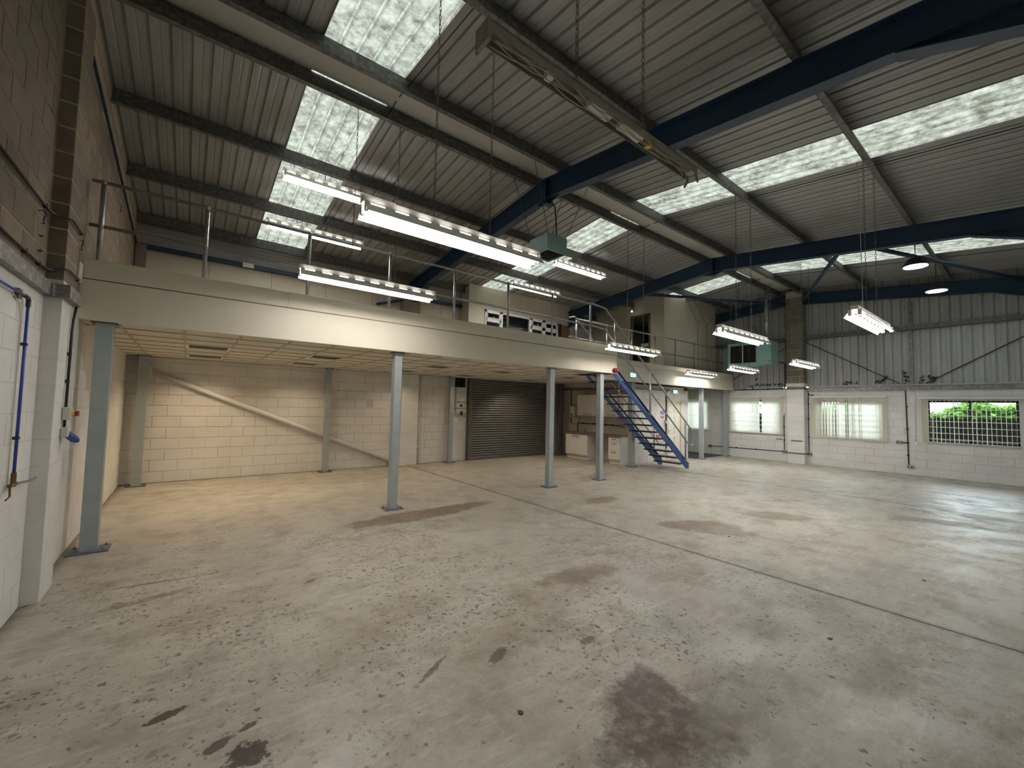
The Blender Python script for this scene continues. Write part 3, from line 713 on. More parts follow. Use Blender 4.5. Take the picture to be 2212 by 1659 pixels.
# ------------------------------------------------------------------ blue staircase
st = thing('staircase', (10.0, 6.95, 0), 'blue steel staircase with open dark treads and tube handrails', 'staircase')
sz = lambda x: 1.119 - .757 * (x - 10.454)
YN, YO = 6.520, 7.40
for y0, y1 in ((YN - .005, YN + .010), (YO - .010, YO + .005)):
    pol = [(7.72, sz(7.72) - .26), (7.72, min(sz(7.72), 2.99)), (11.60 + .06, sz(11.66)), (11.745, .155), (11.745, 0), (11.59, 0)]
    s1 = MB().prism(pol, 'y', y0, y1)
    o = 1 if y0 < 7 else -1
    s1.prism([(7.72, sz(7.72) - .012), (7.72, sz(7.72)), (11.66, sz(11.66)), (11.65, sz(11.65) - .012)], 'y', min(y0, y0 + o * .05), max(y1, y1 + o * .05))
    sp = s1.build('stringer', m_sblue, st)
    if y0 < 7:
        for k in range(14):
            for dx in (0, .075):
                xx = 11.45 - .247 * k + dx - .05; MB().lathe((xx, YN - .012, sz(xx) - .10), [(.011, 0), (.011, .008)], 6, 'y').build('bolt', m_galv, sp)
        for xx in (9.72, 11.51): MB().box(xx - .055, xx + .055, YN - .02, YN - .004, sz(xx) - .13, sz(xx) - .03).build('post_clamp', m_tube, sp)
for k in range(15):
    zt, xn = .167 + .187 * k, 11.50 - .247 * k
    tr = MB().bbox(xn - .24, xn, YN + .01, YO - .01, zt - .035, zt, .003).build('tread', m_tread, st)
    MB().box(xn - .035, xn + .003, YN + .012, YO - .012, zt, zt + .004).build('nosing', m_dgalv, tr)
def stairrail(y, posts, top):
    zt = lambda x: (4.13 if y < 7 else 4.0) - .757 * (x - (7.87 if y < 7 else 7.91)); zm = lambda x: zt(x) - .53
    e = 11.72
    P1 = ([(7.40, y, 4.175), (7.87, y, 4.13)] if y < 7 else [(7.58, y, 4.02), (7.78, y, 4.07), (7.91, y, 4.0)]) + [(e, y, zt(e)), (e + .17, y, zt(e + .17) + .02), (e + .20, y, zt(e + .2) - .08), (e + .20, y, .74), (e + .15, y, .67), (e + .06, y, .68), (e - .02, y, zm(e - .02))]
    P2 = ([(7.40, y, 3.66), (7.90, y, 3.61)] if y < 7 else [(7.57, y, 3.52), (7.78, y, 3.55)]) + [(7.96, y, zm(7.96)), (e - .02, y, zm(e - .02))]
    MB().tube(P1, .020, 8).build('handrail', m_tube, st, smooth=True); MB().tube(P2, .020, 8).build('mid_handrail', m_tube, st, smooth=True)
    for x in posts:
        p = MB().tube([(x, y, 3.25 if x < 8.3 else max(sz(x) - .14, .02)), (x, y, zt(x))], .023, 10).build('rail_post', m_tube, st, smooth=True)
        MB().ball((x, y, zt(x)), .031).build('fitting', m_tube, p, smooth=True); MB().ball((x, y, zm(x)), .031).build('fitting', m_tube, p, smooth=True)
stairrail(YN - .030, [8.235, 9.74, 11.52], 1)
stairrail(YO + .035, [9.62, 11.37], 0)

# ------------------------------------------------------------------ kitchen walls and office under the mezzanine
OX0, OX1, OY = 11.0, 14.18, 7.90
wk = MB(); slab_with_holes(wk, 'y', OY + .006, OY + .10, OX0, OX1, 0, 2.50, ((12.86, 13.70, 0, 2.0),))
wk = wk.build('wall_office', m_whitem, kind='structure', label='white painted block wall with the panelled office door', cat='wall')
blocks(wk, 'y', OY, -1, OX0, OX1, 0, 2.50, lambda u, z: m_white, holes=((12.86, 13.70, 0, 2.0),), pr=.005, jt=.006)
wkk = MB().box(OX0, OX0 + .1, OY + .1, YB, 0, 2.56).build('wall_kitchen', M('shaded_kitchen_white', (.56, .52, .44), .7, c2=(.50, .46, .385), scale=2), kind='structure', label='white kitchen wall facing the roller shutter', cat='wall')  # white wall with its shade painted in as a darker beige
MB().box(OX1 - .1, OX1, OY + .1, YB, 0, 2.56).build('wall_passage', m_white, kind='structure', label='white side wall of the office by the carpet', cat='wall')
MB().box(OX1 + .001, XR - .008, 7.62, YB - .01, .001, .008).build('carpet', m_carpet, label='charcoal carpet under the mezzanine beside the end wall', cat='carpet')
dr = thing('door_1', (13.28, OY, 0), 'white six-panel office door in a cream frame', 'door', kind='structure')
MB().box(12.80, 12.87, OY - .02, OY + .11, 0, 2.05).box(13.69, 13.76, OY - .02, OY + .11, 0, 2.05).box(12.80, 13.76, OY - .02, OY + .11, 1.99, 2.06).build('door_frame', m_dframe, dr)
dl = MB().box(12.87, 13.69, OY + .03, OY + .07, .01, 1.99).build('door_leaf', m_door, dr)
for px0, px1 in ((12.96, 13.23), (13.33, 13.60)):
    for pz0, pz1 in ((.20, .78), (.90, 1.52), (1.62, 1.86)):
        MB().bbox(px0, px1, OY + .018, OY + .034, pz0, pz1, .012).build('panel', m_door, dl)
MB().tube([(12.93, OY + .03, 1.0), (12.93, OY - .02, 1.0), (13.02, OY - .02, 1.0)], .009, 8).build('handle', m_chrome, dl)

# kitchen
ku = thing('base_unit', (10.68, 9.78, 0), 'white two-door kitchen base unit under the sink', 'cabinet')
MB().box(10.42, 10.97, 9.29, 10.28, .12, .825).build('carcass', m_unit, ku); MB().box(10.47, 10.95, 9.30, 10.27, 0, .12).build('plinth', m_unit, ku)
for a, b2 in ((9.295, 9.782), (9.79, 10.275)):
    d = MB().bbox(10.395, 10.418, a, b2, .145, .82, .003).build('door', m_unit, ku)
    c = 9.70 if a < 9.5 else 9.88
    MB().tube([(10.395, c - .06, .79), (10.37, c - .06, .79), (10.37, c - .05, .73), (10.37, c + .05, .73), (10.37, c + .06, .79), (10.395, c + .06, .79)], .009, 6).build('handle', m_galv, d)
kd = thing('drawer_unit', (10.68, 8.19, 0), 'white three-drawer kitchen unit at the end of the worktop', 'cabinet')
MB().box(10.42, 10.97, 7.98, 8.42, .12, .825).build('carcass', m_unit, kd); MB().box(10.47, 10.95, 7.99, 8.41, 0, .12).build('plinth', m_unit, kd)
for a, b2 in ((.145, .42), (.427, .675), (.682, .82)):
    d = MB().bbox(10.395, 10.418, 7.985, 8.415, a, b2, .003).build('drawer', m_unit, kd)
    MB().tube([(10.395, 8.13, b2 - .05), (10.37, 8.13, b2 - .05), (10.37, 8.27, b2 - .05), (10.395, 8.27, b2 - .05)], .009, 6).build('handle', m_galv, d)
MB().bbox(10.40, 10.98, 7.955, 7.975, 0, .83, .003).build('end_panel', m_white, label='white end panel of the kitchen run beside the staircase post', cat='panel')
wt = MB().bbox(10.36, 10.99, 7.95, 10.34, .83, .872, .006).build('worktop', m_worktop, label='grey kitchen worktop with an inset sink', cat='worktop')
MB().bbox(10.48, 10.88, 9.45, 10.05, .868, .876, .003).build('sink', m_chrome, wt)
sk = MB().tube([(10.90, 9.86, .874), (10.90, 9.86, 1.02), (10.88, 9.86, 1.06), (10.82, 9.84, 1.05)], .014, 8)
tp = thing('tap', (10.90, 9.86, .874), 'chrome mixer tap behind the kitchen sink', 'tap'); sk.build('spout', m_chrome, tp, smooth=True)
MB().tube([(10.90, 9.86, 1.04), (10.89, 9.96, 1.10)], .009, 6).build('lever', m_chrome, tp)
for lab, ya, yb in (('white two-door wall cupboard over the kitchen sink', 9.04, 10.01), ('white two-door wall cupboard at the staircase end of the kitchen', 8.06, 9.02)):
    t = thing('wall_cupboard', (10.84, (ya + yb) / 2, 1.45), lab, 'cabinet')
    MB().box(10.70, 10.99, ya, yb, 1.45, 2.155).build('carcass', m_unit, t)
    md = (ya + yb) / 2
    for a, b2, hc in ((ya + .003, md - .003, md - .10), (md + .003, yb - .003, md + .10)):
        d = MB().bbox(10.677, 10.698, a, b2, 1.452, 2.153, .003).build('door', m_unit, t)
        MB().tube([(10.677, hc - .06, 1.50), (10.655, hc - .06, 1.50), (10.655, hc + .06, 1.50), (10.677, hc + .06, 1.50)], .009, 6).build('handle', m_galv, d)
wh = thing('water_heater', (10.94, 10.45, 1.39), 'small white water heater on the kitchen wall', 'water heater')
MB().bbox(10.88, 10.99, 10.34, 10.57, 1.50, 1.77, .012).build('casing', m_wplast, wh); MB().bbox(10.90, 10.99, 10.34, 10.57, 1.39, 1.495, .008).build('control_box', m_wplast, wh)
MB().lathe((10.895, 10.48, 1.45), [(.03, 0), (.03, -.012)], 10, 'x').build('dial', m_black, wh)
MB().prism([(10.16, 1.37), (10.50, 1.37), (10.44, 1.17), (10.22, 1.17)], 'x', 10.90, 10.99).build('towel_holder', m_gplast, label='grey paper towel holder above the kitchen tap', cat='towel holder')
cc = thing('kitchen_conduit', (10.97, 9.4, 1.17), 'black conduit with clips along the kitchen splashback', 'conduit')
MB().tube([(10.975, 10.58, 1.18), (10.975, 8.45, 1.165)], .014, 8).build('pipe', m_blackp, cc); MB().tube([(10.975, 10.60, 2.34), (10.975, 10.60, 1.77)], .014, 8).build('pipe', m_blackp, cc)
MB().tube([(10.975, 10.58, 1.39), (10.975, 10.58, 1.18)], .014, 8).build('pipe', m_blackp, cc); MB().tube([(10.975, 10.26, 1.18), (10.975, 10.26, .875)], .012, 8).build('pipe', m_blackp, cc)
for yy in (10.0, 9.5, 9.0, 8.7): MB().box(10.955, 10.99, yy - .02, yy + .02, 1.145, 1.195).build('clip', m_black, cc)
def socket(name, label, loc, axis='x', nrm=-1, w2=.075, h2=.045, d=.035, gang=2, grp=None, mat=m_gplast):
    t = thing(name, loc, label, 'socket', grp); x, y, z = loc
    def bx(mb, u0, u1, z0, z1, n0, n1, c=.004):
        a, b2 = sorted((n0 * nrm, n1 * nrm))
        return mb.bbox(x + a, x + b2, y + u0, y + u1, z + z0, z + z1, c) if axis == 'x' else mb.bbox(x + u0, x + u1, y + a, y + b2, z + z0, z + z1, c)
    bx(MB(), -w2, w2, -h2, h2, .0, d, .006).build('back_box', mat, t)
    bx(MB(), -w2 * .95, w2 * .95, -h2 * .95, h2 * .95, d, d + .008, .003).build('face_plate', m_chrome if mat is m_gplast else mat, t)
    for g in range(gang):
        u = (g - (gang - 1) / 2) * w2
        bx(MB(), u - .02, u + .02, -h2 * .5, h2 * .2, d + .007, d + .011, .002).build('outlet', m_black, t)
        bx(MB(), u - .008, u + .008, h2 * .4, h2 * .75, d + .007, d + .014, .002).build('switch', m_wplast, t)
    return t
socket('twin_socket', 'metal-clad socket row above the kitchen worktop', (10.99, 8.34, 1.165), w2=.14, gang=3)
# trunking over the kitchen and along the office wall
MB().box(10.94, 10.995, 7.9, 10.95, 2.335, 2.40).build('cable_trunking', m_galv, label='dull steel cable trunking along the kitchen wall under the ceiling', cat='trunking')
MB().box(10.95, 12.93, 7.84, 7.895, 2.335, 2.40).build('cable_trunking', m_galv, label='dull steel cable trunking along the office wall over the door side', cat='trunking')
oc = thing('office_conduit', (12.74, 7.87, .35), 'black conduit dropping from trunking beside the office door', 'conduit')
MB().tube([(12.74, 7.875, 2.34), (12.74, 7.875, .38)], .016, 8).build('pipe', m_blackp, oc); MB().bbox(12.66, 12.82, 7.82, 7.895, 1.24, 1.35, .006).build('junction_box', m_gplast, oc); MB().bbox(12.69, 12.79, 7.84, 7.895, .28, .40, .006).build('outlet_box', m_gplast, oc)
MB().tube([(12.81, 7.88, 2.3), (12.81, 7.88, .06)], .010, 6).build('earth_wire', m_wire, oc)
MB().bbox(12.45, 12.64, 7.885, 7.895, 1.54, 1.67, .002).build('safety_notice', m_paper, label='small blue safety notice left of the office door', cat='sign')
MB().bbox(12.45, 12.64, 7.885, 7.895, 1.42, 1.495, .002).build('safety_notice', m_papr, label='small red and white notice under the blue one', cat='sign')
MB().bbox(12.20, 12.39, 7.86, 7.895, .79, .89, .006).build('fire_call_point', m_papr, label='red-faced box on the office wall seen through the staircase', cat='call point')

def exit_sign(label, x, y, z, wd=.29, hh=.13):
    t = thing('exit_sign', (x, y, z), label, 'exit sign')
    MB().bbox(x - wd / 2, x + wd / 2, y - .05, y - .002, z - hh / 2, z + hh / 2, .008).build('housing', m_wplast, t)
    p = MB().box(x - wd * .46, x + wd * .46, y - .053, y - .049, z - hh * .42, z + hh * .42).build('lit_panel', EM('exit_sign_white', (.75, .95, .95), 1.1), t)
    g = EM('exit_sign_green', (.05, .55, .42), .55)
    mb = MB().box(x - wd * .02, x + wd * .44, y - .0545, y - .053, z - hh * .38, z + hh * .38).build('green_field', g, p)
    wq = EM('exit_sign_figure', (.8, 1., .97), 1.1); yy = y - .056
    f = MB().box(x + wd * .05, x + wd * .17, yy, yy + .0012, z - hh * .3, z + hh * .3)         # door opening
    f.build('door_mark', wq, p)
    r = MB()
    for q in ([(.24, .30), (.29, .30), (.29, .18), (.24, .18)], [(.22, .15), (.30, .15), (.27, -.08), (.20, -.08)], [(.20, -.05), (.25, -.05), (.20, -.30), (.15, -.30)], [(.24, -.05), (.28, -.08), (.36, -.20), (.32, -.24)], [(.30, .14), (.38, .02), (.36, -.01), (.28, .08)]):
        r.add([(x + wd * a, yy, z + hh * b) for a, b in q], [(0, 1, 2, 3)])
    r.build('running_figure', wq, p)
    a = MB().add([(x + wd * u, yy, z + hh * v) for u, v in ((-.40, 0), (-.26, .28), (-.26, .10), (-.08, .10), (-.08, -.10), (-.26, -.10), (-.26, -.28))], [(0, 1, 2, 3, 4, 5, 6)]); a.build('arrow_mark', g, p)
exit_sign('lit green running-man exit sign on the cream fascia above the staircase', 10.02, 7.28, 2.68)
exit_sign('lit green running-man exit sign on the wall over the office door', 13.28, 7.895, 2.335)
def bell(label, x, y, z, mat):
    t = thing('alarm_sounder', (x, y, z), label, 'alarm')
    MB().lathe((x, y, z), [(.055, 0), (.055, -.05), (.062, -.055), (.062, -.085), (.045, -.095), (.045, -.12), (.02, -.13)], 14, 'y').build('sounder', mat, t, smooth=False)
bell('red alarm sounder on the corner of the fascia above the staircase', 8.16, 6.458, 2.64, m_red)
bell('dark red alarm sounder on the office wall beside the exit sign', 13.93, 7.895, 2.44, m_dred)

# ------------------------------------------------------------------ upper rooms on the deck
BX0, BX1, BY = 6.58, 10.95, 10.70
u1 = MB(); slab_with_holes(u1, 'y', BY, BY + .08, BX0, BX1, DZ, 5.445, ((7.17, 10.33, 3.95, 4.73),)); u1.box(BX0, BX0 + .08, BY + .08, YB, DZ, 5.37).box(BX1 - .08, BX1, BY + .08, YB, DZ, 5.37)
u1 = u1.build('wall_shutter_box', m_cream2, kind='structure', label='cream boxing with windows above the roller shutter', cat='wall')
MB().box(10.37, 10.52, BY - .01, BY, DZ, 4.72).build('dark_board', m_dark, u1); MB().box(10.52, 10.94, BY - .006, BY, DZ, 4.70).build('timber_panel', m_wood, u1)
wn = thing('window_5', (8.75, BY, 3.95), 'white framed window strip in the cream boxing above the shutter', 'window', kind='structure')
fr = MB()
for a, b2, c, d in ((7.17, 10.33, 4.67, 4.73), (7.17, 10.33, 3.95, 4.01), (7.17, 7.23, 3.95, 4.73), (10.27, 10.33, 3.95, 4.73), (7.74, 7.86, 3.95, 4.73), (8.99, 9.11, 3.95, 4.73), (9.58, 9.72, 3.95, 4.73), (7.2, 7.8, 4.36, 4.46), (9.05, 10.3, 4.36, 4.46)):
    fr.box(a, b2, BY - .03, BY + .05, c, d)
fr.build('frame', m_upvc, wn)
for a, b2, c, d in ((7.23, 7.74, 4.46, 4.67), (9.11, 9.58, 4.46, 4.67), (9.72, 10.27, 4.46, 4.67)):
    s_ = MB().box(a, b2, BY - .045, BY - .01, d - .035, d).box(a, b2, BY - .045, BY - .01, c, c + .035).box(a, a + .035, BY - .045, BY - .01, c, d).box(b2 - .035, b2, BY - .045, BY - .01, c, d).build('sash', m_upvc, wn)
    MB().box((a + b2) / 2 - .012, (a + b2) / 2 + .012, BY - .06, BY - .045, c + .005, c + .09).build('handle', m_gplast, s_)
for a, b2, c, d in ((7.23, 7.74, 4.01, 4.67), (7.86, 8.99, 4.01, 4.67), (9.11, 9.58, 4.01, 4.67), (9.72, 10.27, 4.01, 4.67)): MB().box(a, b2, BY + .01, BY + .016, c, d).build('pane', m_glass, wn)
# second upper room: doorway in its side wall
UX, UY = 12.70, 7.93
u2 = MB(); slab_with_holes(u2, 'x', UX, UX + .09, UY, YB, DZ, 5.36, ((8.52, 9.25, DZ, 5.06),))
u2.box(UX + .09, XR, UY, UY + .09, DZ, 5.735)
u2.prism([(UY, 5.36), (YB, 5.36), (YB, 5.385), (UY, 5.735)], 'x', UX, UX + .09)
u2 = u2.build('wall_upper_room', m_cream2, kind='structure', label='cream walls of the upper room behind the far railing', cat='wall')
dd = thing('door_2', (UX, 8.88, DZ), 'empty brown timber door frame in the upper room wall', 'door frame', kind='structure')
MB().box(UX - .02, UX + .10, 8.47, 8.53, DZ, 5.10).box(UX - .02, UX + .10, 9.24, 9.30, DZ, 5.10).box(UX - .02, UX + .10, 8.47, 9.30, 5.05, 5.11).build('frame', m_wood, dd)
sh_ = thing('shelf_unit', (14.4, 9.3, DZ), 'timber shelves seen through the upper room doorway', 'shelf')
for z_ in (3.25, 3.55, 3.85, 4.15): MB().box(14.2, 14.6, 8.3, 10.4, z_, z_ + .04).build('shelf', m_wood, sh_)
for y_ in (8.3, 10.36): MB().box(14.2, 14.6, y_, y_ + .04, DZ, 4.2).build('side', m_wood, sh_)
MB().box(14.22, 14.5, 8.5, 9.9, 4.19, 4.33).build('white_carton', m_wplast, label='long white carton lying on the timber shelves', cat='box')

# ------------------------------------------------------------------ roller shutter, meter boxes
rs = thing('roller_shutter', (8.57, 11.12, 0), 'galvanised slatted roller shutter door, closed', 'shutter')
for a, b2 in ((6.90, 7.0), (10.14, 10.24)): MB().box(a, b2, 11.03, YB + .02, 0, 4.95).build('guide', m_dgalv, rs)
prof = [(11.12, 0), (11.095, .008), (11.080, .03), (11.088, .052), (11.11, .064), (11.118, .0735), (11.124, .0735), (11.118, .062), (11.095, .05), (11.09, .03), (11.103, .012), (11.127, .004)]
slat = rawmesh('slat', MB().prism([(y - 11.12, z) for y, z in prof], 'x', -1.57, 1.57), m_shut)
for k in range(65): inst(slat, 'slat', (8.57, 11.12, .045 + k * .075), rs)
MB().bbox(7.0, 10.14, 11.08, 11.15, .0, .05, .005).build('bottom_bar', m_dgalv, rs)
MB().box(6.9, 10.3, YB + .25, YB + .27, 0, 5.2).build('shutter_backing', m_dark, label='dark outer face behind the roller shutter', cat='panel', kind='structure')
mbx = thing('meter_cupboard', (6.64, 11.1, 1.1), 'grey stack of meter boxes beside the roller shutter', 'electric box')
for a, b2 in ((1.46, 1.60), (1.61, 1.80), (1.81, 2.27)): MB().bbox(6.46, 6.82, 11.08, YB, a, b2 - .005, .005).build('box', m_gplast, mbx)
MB().box(6.60, 6.66, 11.065, 11.08, 1.66, 1.74).build('switch', m_black, mbx); MB().box(6.61, 6.69, 11.065, 11.08, 1.40, 1.52).build('switch', m_black, mbx); MB().box(6.62, 6.72, 11.072, 11.08, 1.86, 1.90).build('label_plate', m_wplast, mbx); MB().box(6.76, 6.80, 11.07, 11.08, 1.70, 1.76).build('indicator', m_yel, mbx)
cn = thing('cable_cluster', (6.65, 11.12, 2.27), 'black cables rising from the meter boxes into the ceiling', 'cables')
for xx in (6.50, 6.56, 6.72, 6.76): MB().tube([(xx, 11.13, 2.26), (xx, 11.13, 2.56)], .018, 6).build('cable', m_blackp, cn)
MB().box(6.46, 6.82, 11.17, 11.185, 2.27, 2.56).build('back_panel', m_dark, cn)
dp = thing('downpipe', (5.25, 11.12, 0), 'white painted downpipe beside the white pier', 'pipe')
MB().tube([(5.25, 11.12, 0), (5.25, 11.12, 2.56)], .04, 10).build('pipe', m_white, dp, smooth=True)
for z_ in (.5, 1.5, 2.2): MB().bbox(5.20, 5.30, 11.07, 11.185, z_ - .02, z_ + .02, .003).build('clip', m_white, dp)
br = thing('wall_brace', (1.7, 11.08, .05), 'white tubular brace sloping down across the back wall', 'steel brace')
MB().tube([(-.70, 11.125, 2.29), (4.52, 11.125, .12)], .05, 14).build('tube', m_white, br, smooth=True); MB().box(4.42, 4.62, 11.06, 11.15, .0, .22).build('end_gusset', m_white, br); MB().box(-.76, -.62, 11.06, 11.15, 2.18, 2.38).build('end_gusset', m_white, br)
MB().bbox(3.78, 3.94, YB - .012, YB - .006, 1.63, 1.80, .002).build('blanking_patch', m_cream2, label='faint square patch on the back wall above the brace end', cat='patch')

# ------------------------------------------------------------------ windows and blinds on the end wall
def window(n, q, label):
    y0, y1, z0, z1 = q; t = thing('window_%d' % n, (XR + .12, (y0 + y1) / 2, z0), label, 'window', kind='structure')
    mb = MB(); mid = (y0 + y1) / 2
    for a, b2, c, d in ((y0, y1, z0, z0 + .05), (y0, y1, z1 - .05, z1), (y0, y0 + .05, z0, z1), (y1 - .05, y1, z0, z1), (mid - .03, mid + .03, z0, z1)): mb.box(XR + .12, XR + .17, a, b2, c, d)
    mb.build('frame', m_frame, t)
    for a, b2 in ((y0 + .05, mid - .03), (mid + .03, y1 - .05)): MB().box(XR + .143, XR + .147, a, b2, z0 + .05, z1 - .05).build('pane', m_glass, t)
    MB().bbox(XR - .03, XR + .12, y0 - .02, y1 + .02, z0 - .03, z0, .004).build('window_sill', m_white, t)
    g = thing('window_bars', (XR + .06, mid, z0), 'white security bars inside the %s' % label.split(' with')[0].replace('the ', ''), 'security grille', 'window bars')
    for k in range(7):
        z = z0 + (k + .5) * (z1 - z0) / 7; MB().tube([(XR + .06, y0, z), (XR + .06, y1, z)], .010, 6).build('bar', m_bar, g)
    for yy in (y0 + .33 * (y1 - y0), y0 + .44 * (y1 - y0), y0 + .93 * (y1 - y0)): MB().tube([(XR + .07, yy, z0), (XR + .07, yy, z1)], .008, 6).build('upright', m_bar, g)
WL = ['uncovered dark-framed window with green hedge outside', 'window behind the gapped cream blind by the pier', 'window behind the closed cream blind beside the pier', 'window behind the blind over the charcoal carpet']
for i, q in enumerate(WIN): window(i + 1, q, WL[i])
def vane_mesh(h, wd=.089):
    cols = [(-wd / 2, 0.), (-wd / 4, .0035), (0, .0045), (wd / 4, .0035), (wd / 2, 0.)]
    vs = [(d, u, z) for z in (0, -h) for u, d in cols]
    return rawmesh('vane', MB().add(vs, [(i, i + 1, i + 6, i + 5) for i in range(4)]), m_vane)
def blind(label, y0, y1, z0, z1, n, angf, posf=None, swing=lambda i: 0.):
    t = thing('vertical_blind', (XR - .07, (y0 + y1) / 2, z1), label, 'blind', 'vertical blinds')
    MB().bbox(XR - .10, XR - .045, y0, y1, z1, z1 + .045, .005).build('headrail', m_wplast, t)
    for k in range(3):
        yy = y0 + (k + .5) * (y1 - y0) / 3; MB().box(XR - .06, XR - .006, yy - .015, yy + .015, z1 + .02, z1 + .06).build('bracket', m_gplast, t)
    me = vane_mesh(z1 - z0)
    for i in range(n):
        u = posf(i) if posf else y1 - .05 - i * (y1 - y0 - .1) / (n - 1)
        if u is None: continue
        a = angf(i); v = inst(me, 'vane', (XR - .072, u, z1), t, rot=(swing(i), 0, math.radians(a)))
        if i % 1 == 0: MB().box(XR - .076, XR - .068, u - .03, u + .03, z0 - .004, z0 + .018).build('weight', m_gplast, v) if False else None
    return t
blind('closed cream vertical blind with a thin gap beside the pier', 5.63, 7.44, .925, 2.235, 22, lambda i: 9 + 4 * math.sin(i * 2.1), posf=lambda i: None if i == 13 else 7.40 - i * .0825)
def ang2(i): return 80 if i in (11,) else (58 + 10 * math.sin(i * 1.9) if 2 <= i <= 8 or i in (13, 15) else 14 + 6 * math.sin(i))
blind('cream vertical blind with open slits at its lower part', 2.88, 4.79, .89, 2.21, 23, ang2)
def pos3(i): return (2.12 - i * .022) if i < 5 else 2.02 - (i - 4) * .083
blind('cream vertical blind turned open before the green hedge', .30, 2.21, .96, 2.165, 24, lambda i: 66 + 5 * math.sin(i * 3) if i < 5 else 87.5 + 2.5 * math.sin(i * 1.7), posf=pos3, swing=lambda i: .0)
blind('cream vertical blind over the charcoal carpet behind the office corner', 8.20, 9.85, .925, 2.245, 20, lambda i: 9 + 4 * math.sin(i * 2.3))
MB().box(XR - .03, XR - .006, 5.63, 7.44, .90, .925).build('chain_weight_strip', m_gplast, label='grey sill strip under the closed cream blind', cat='sill')

# outside: ground, fence coloured near black as deep hedge shade, hedge
gd = MB().box(XR + .3, 40, -25, 30, -.2, -.02).build('ground', m_grass, kind='structure', label='rough grass outside the end wall', cat='ground')
fe = thing('hedge_shade_fence', (19.2, 2.0, 0), 'dark close-boarded fence outside the barred window', 'fence')
for i in range(90): MB().box(19.2, 19.225, -4 + i * .13, -4 + i * .13 + .124, 0, 1.62 + .02 * math.sin(i * 2.3)).build('fence_board', m_fence, fe)
hd = thing('hedge', (21.0, 2.0, 0), 'leafy green hedge outside, seen through the barred window', 'hedge')
rr = random.Random(3); mb = MB()
for i in range(26000):
    y = rr.uniform(-4, 8); top = 1.98 + .14 * math.sin(y * 1.7) + .10 * math.sin(y * 4.1 + 1); z = rr.uniform(.2, 1) ** .6 * top; x = 21.0 + rr.gauss(0, .3)
    a = rr.uniform(0, 6.28); b2 = rr.uniform(-.9, .9); L = rr.uniform(.12, .22); d = Vector((math.cos(a) * math.cos(b2), math.sin(a) * math.cos(b2), math.sin(b2))); s_ = d.cross(Vector((0, 0, 1))).normalized() * L * .42; c = Vector((x, y, z))
    mb.add([c, c + d * L * .5 + s_, c + d * L, c + d * L * .5 - s_], [(0, 1, 2, 3)])
mb.build('foliage', m_leaf, hd, kind='stuff')
core = MB(); NV = 48
for i in range(NV + 1):
    y = -4 + 12 * i / NV
    for j in range(7): core.v.append((21.35 + .12 * math.sin(i * 2.1 + j), y, j / 6 * (1.86 + .14 * math.sin(y * 1.7) + .10 * math.sin(y * 4.1 + 1))))
for i in range(NV):
    for j in range(6): core.f.append((i * 7 + j, i * 7 + j + 1, i * 7 + j + 8, i * 7 + j + 7))
core.build('inner_growth', m_leaf, hd)
for y in (-3, -1.5, 0, 1.5, 3, 4.5, 6): MB().tube([(21.0, y, 0), (20.95, y + .1, 1.0), (21.0, y, 1.8)], [.05, .035, .015], 6).build('stem', m_wood, hd)

# ------------------------------------------------------------------ fluorescent lights
LH = .92
def lamp_proto():
    t = thing('fluorescent_light', (0, 0, 0), 'x', 'light')
    wing = MB()
    P = lambda tt, sg: (sg * (.118 - .076 * tt), .10 * tt)
    def strip(x0, x1, t0, t1, sg):
        (ya, za), (yb, zb) = P(t0, sg), P(t1, sg); e = .0015 * sg
        q = [(x0, ya, za), (x1, ya, za), (x1, yb, zb), (x0, yb, zb)]; o = [(x, y + e, z + .0008) for x, y, z in q]
        wing.hex(q + o if sg < 0 else q[::-1] + o[::-1])
    for sg in (1, -1):
        strip(-LH, LH, 0, .80, sg); strip(-LH, LH, .95, 1.0, sg)
        for k in range(10):
            x0 = -LH + k * .2044; strip(max(x0 - .045, -LH), min(x0 + .045, LH), .80, .95, sg)
    wing.build('reflector', m_lamp, t)
    MB().box(-LH - .01, LH + .01, -.043, .043, .098, .150).build('spine', m_lamp, t)
    for sg in (1, -1):
        MB().tube([(-LH + .03, sg * .052, .046), (LH - .03, sg * .052, .046)], .017, 8).build('tube', m_emit, t, smooth=True)
        for e in (1, -1):
            MB().bbox(e * (LH - .015) - .015, e * (LH - .015) + .015, sg * .052 - .021, sg * .052 + .021, .022, .100, .004).build('lampholder', m_wplast, t)
    return t
LT = [(1.93, 3.28, 3.20, 1, 'lit twin-tube light on long chains between the dead fitting and the mezzanine railing'),
      (1.93, 5.65, 3.27, 1, 'lit twin-tube light on long chains just before the mezzanine railing, by the left wall bay'),
      (1.93, 7.37, 5.29, 0, 'lit twin-tube light close under the roof at the dirty rooflight of the left wall bay'),
      (1.93, 9.15, 5.11, 0, 'lit twin-tube light low under the roof slope above the cream back boards'),
      (7.90, 5.65, 2.97, 1, 'lit twin-tube light on long chains hanging before the staircase top'),
      (7.95, 7.37, 5.27, 0, 'lit twin-tube light close under the roof behind the small teal heater'),
      (7.95, 9.15, 5.12, 0, 'lit twin-tube light under the roof above the white framed window strip'),
      (7.80, 3.28, 2.99, 1, 'lit twin-tube light on long chains in front of the big teal heater'),
      (7.75, 1.50, 2.98, 1, 'lit twin-tube light on long chains below the round LED lamps'),
      (13.40, 6.95, 2.84, 2, 'lit twin-tube light hung before the cream fascia behind the staircase'),
      (13.45, 5.65, 2.92, 2, 'lit twin-tube light hung under the big teal heater'),
      (13.50, 4.05, 2.98, 1, 'lit twin-tube light hanging in front of the buff block pier')]
lp = lamp_proto()
lps = [lp if k == 0 else dup(lp, (0, 0, 0)) for k in range(len(LT))]
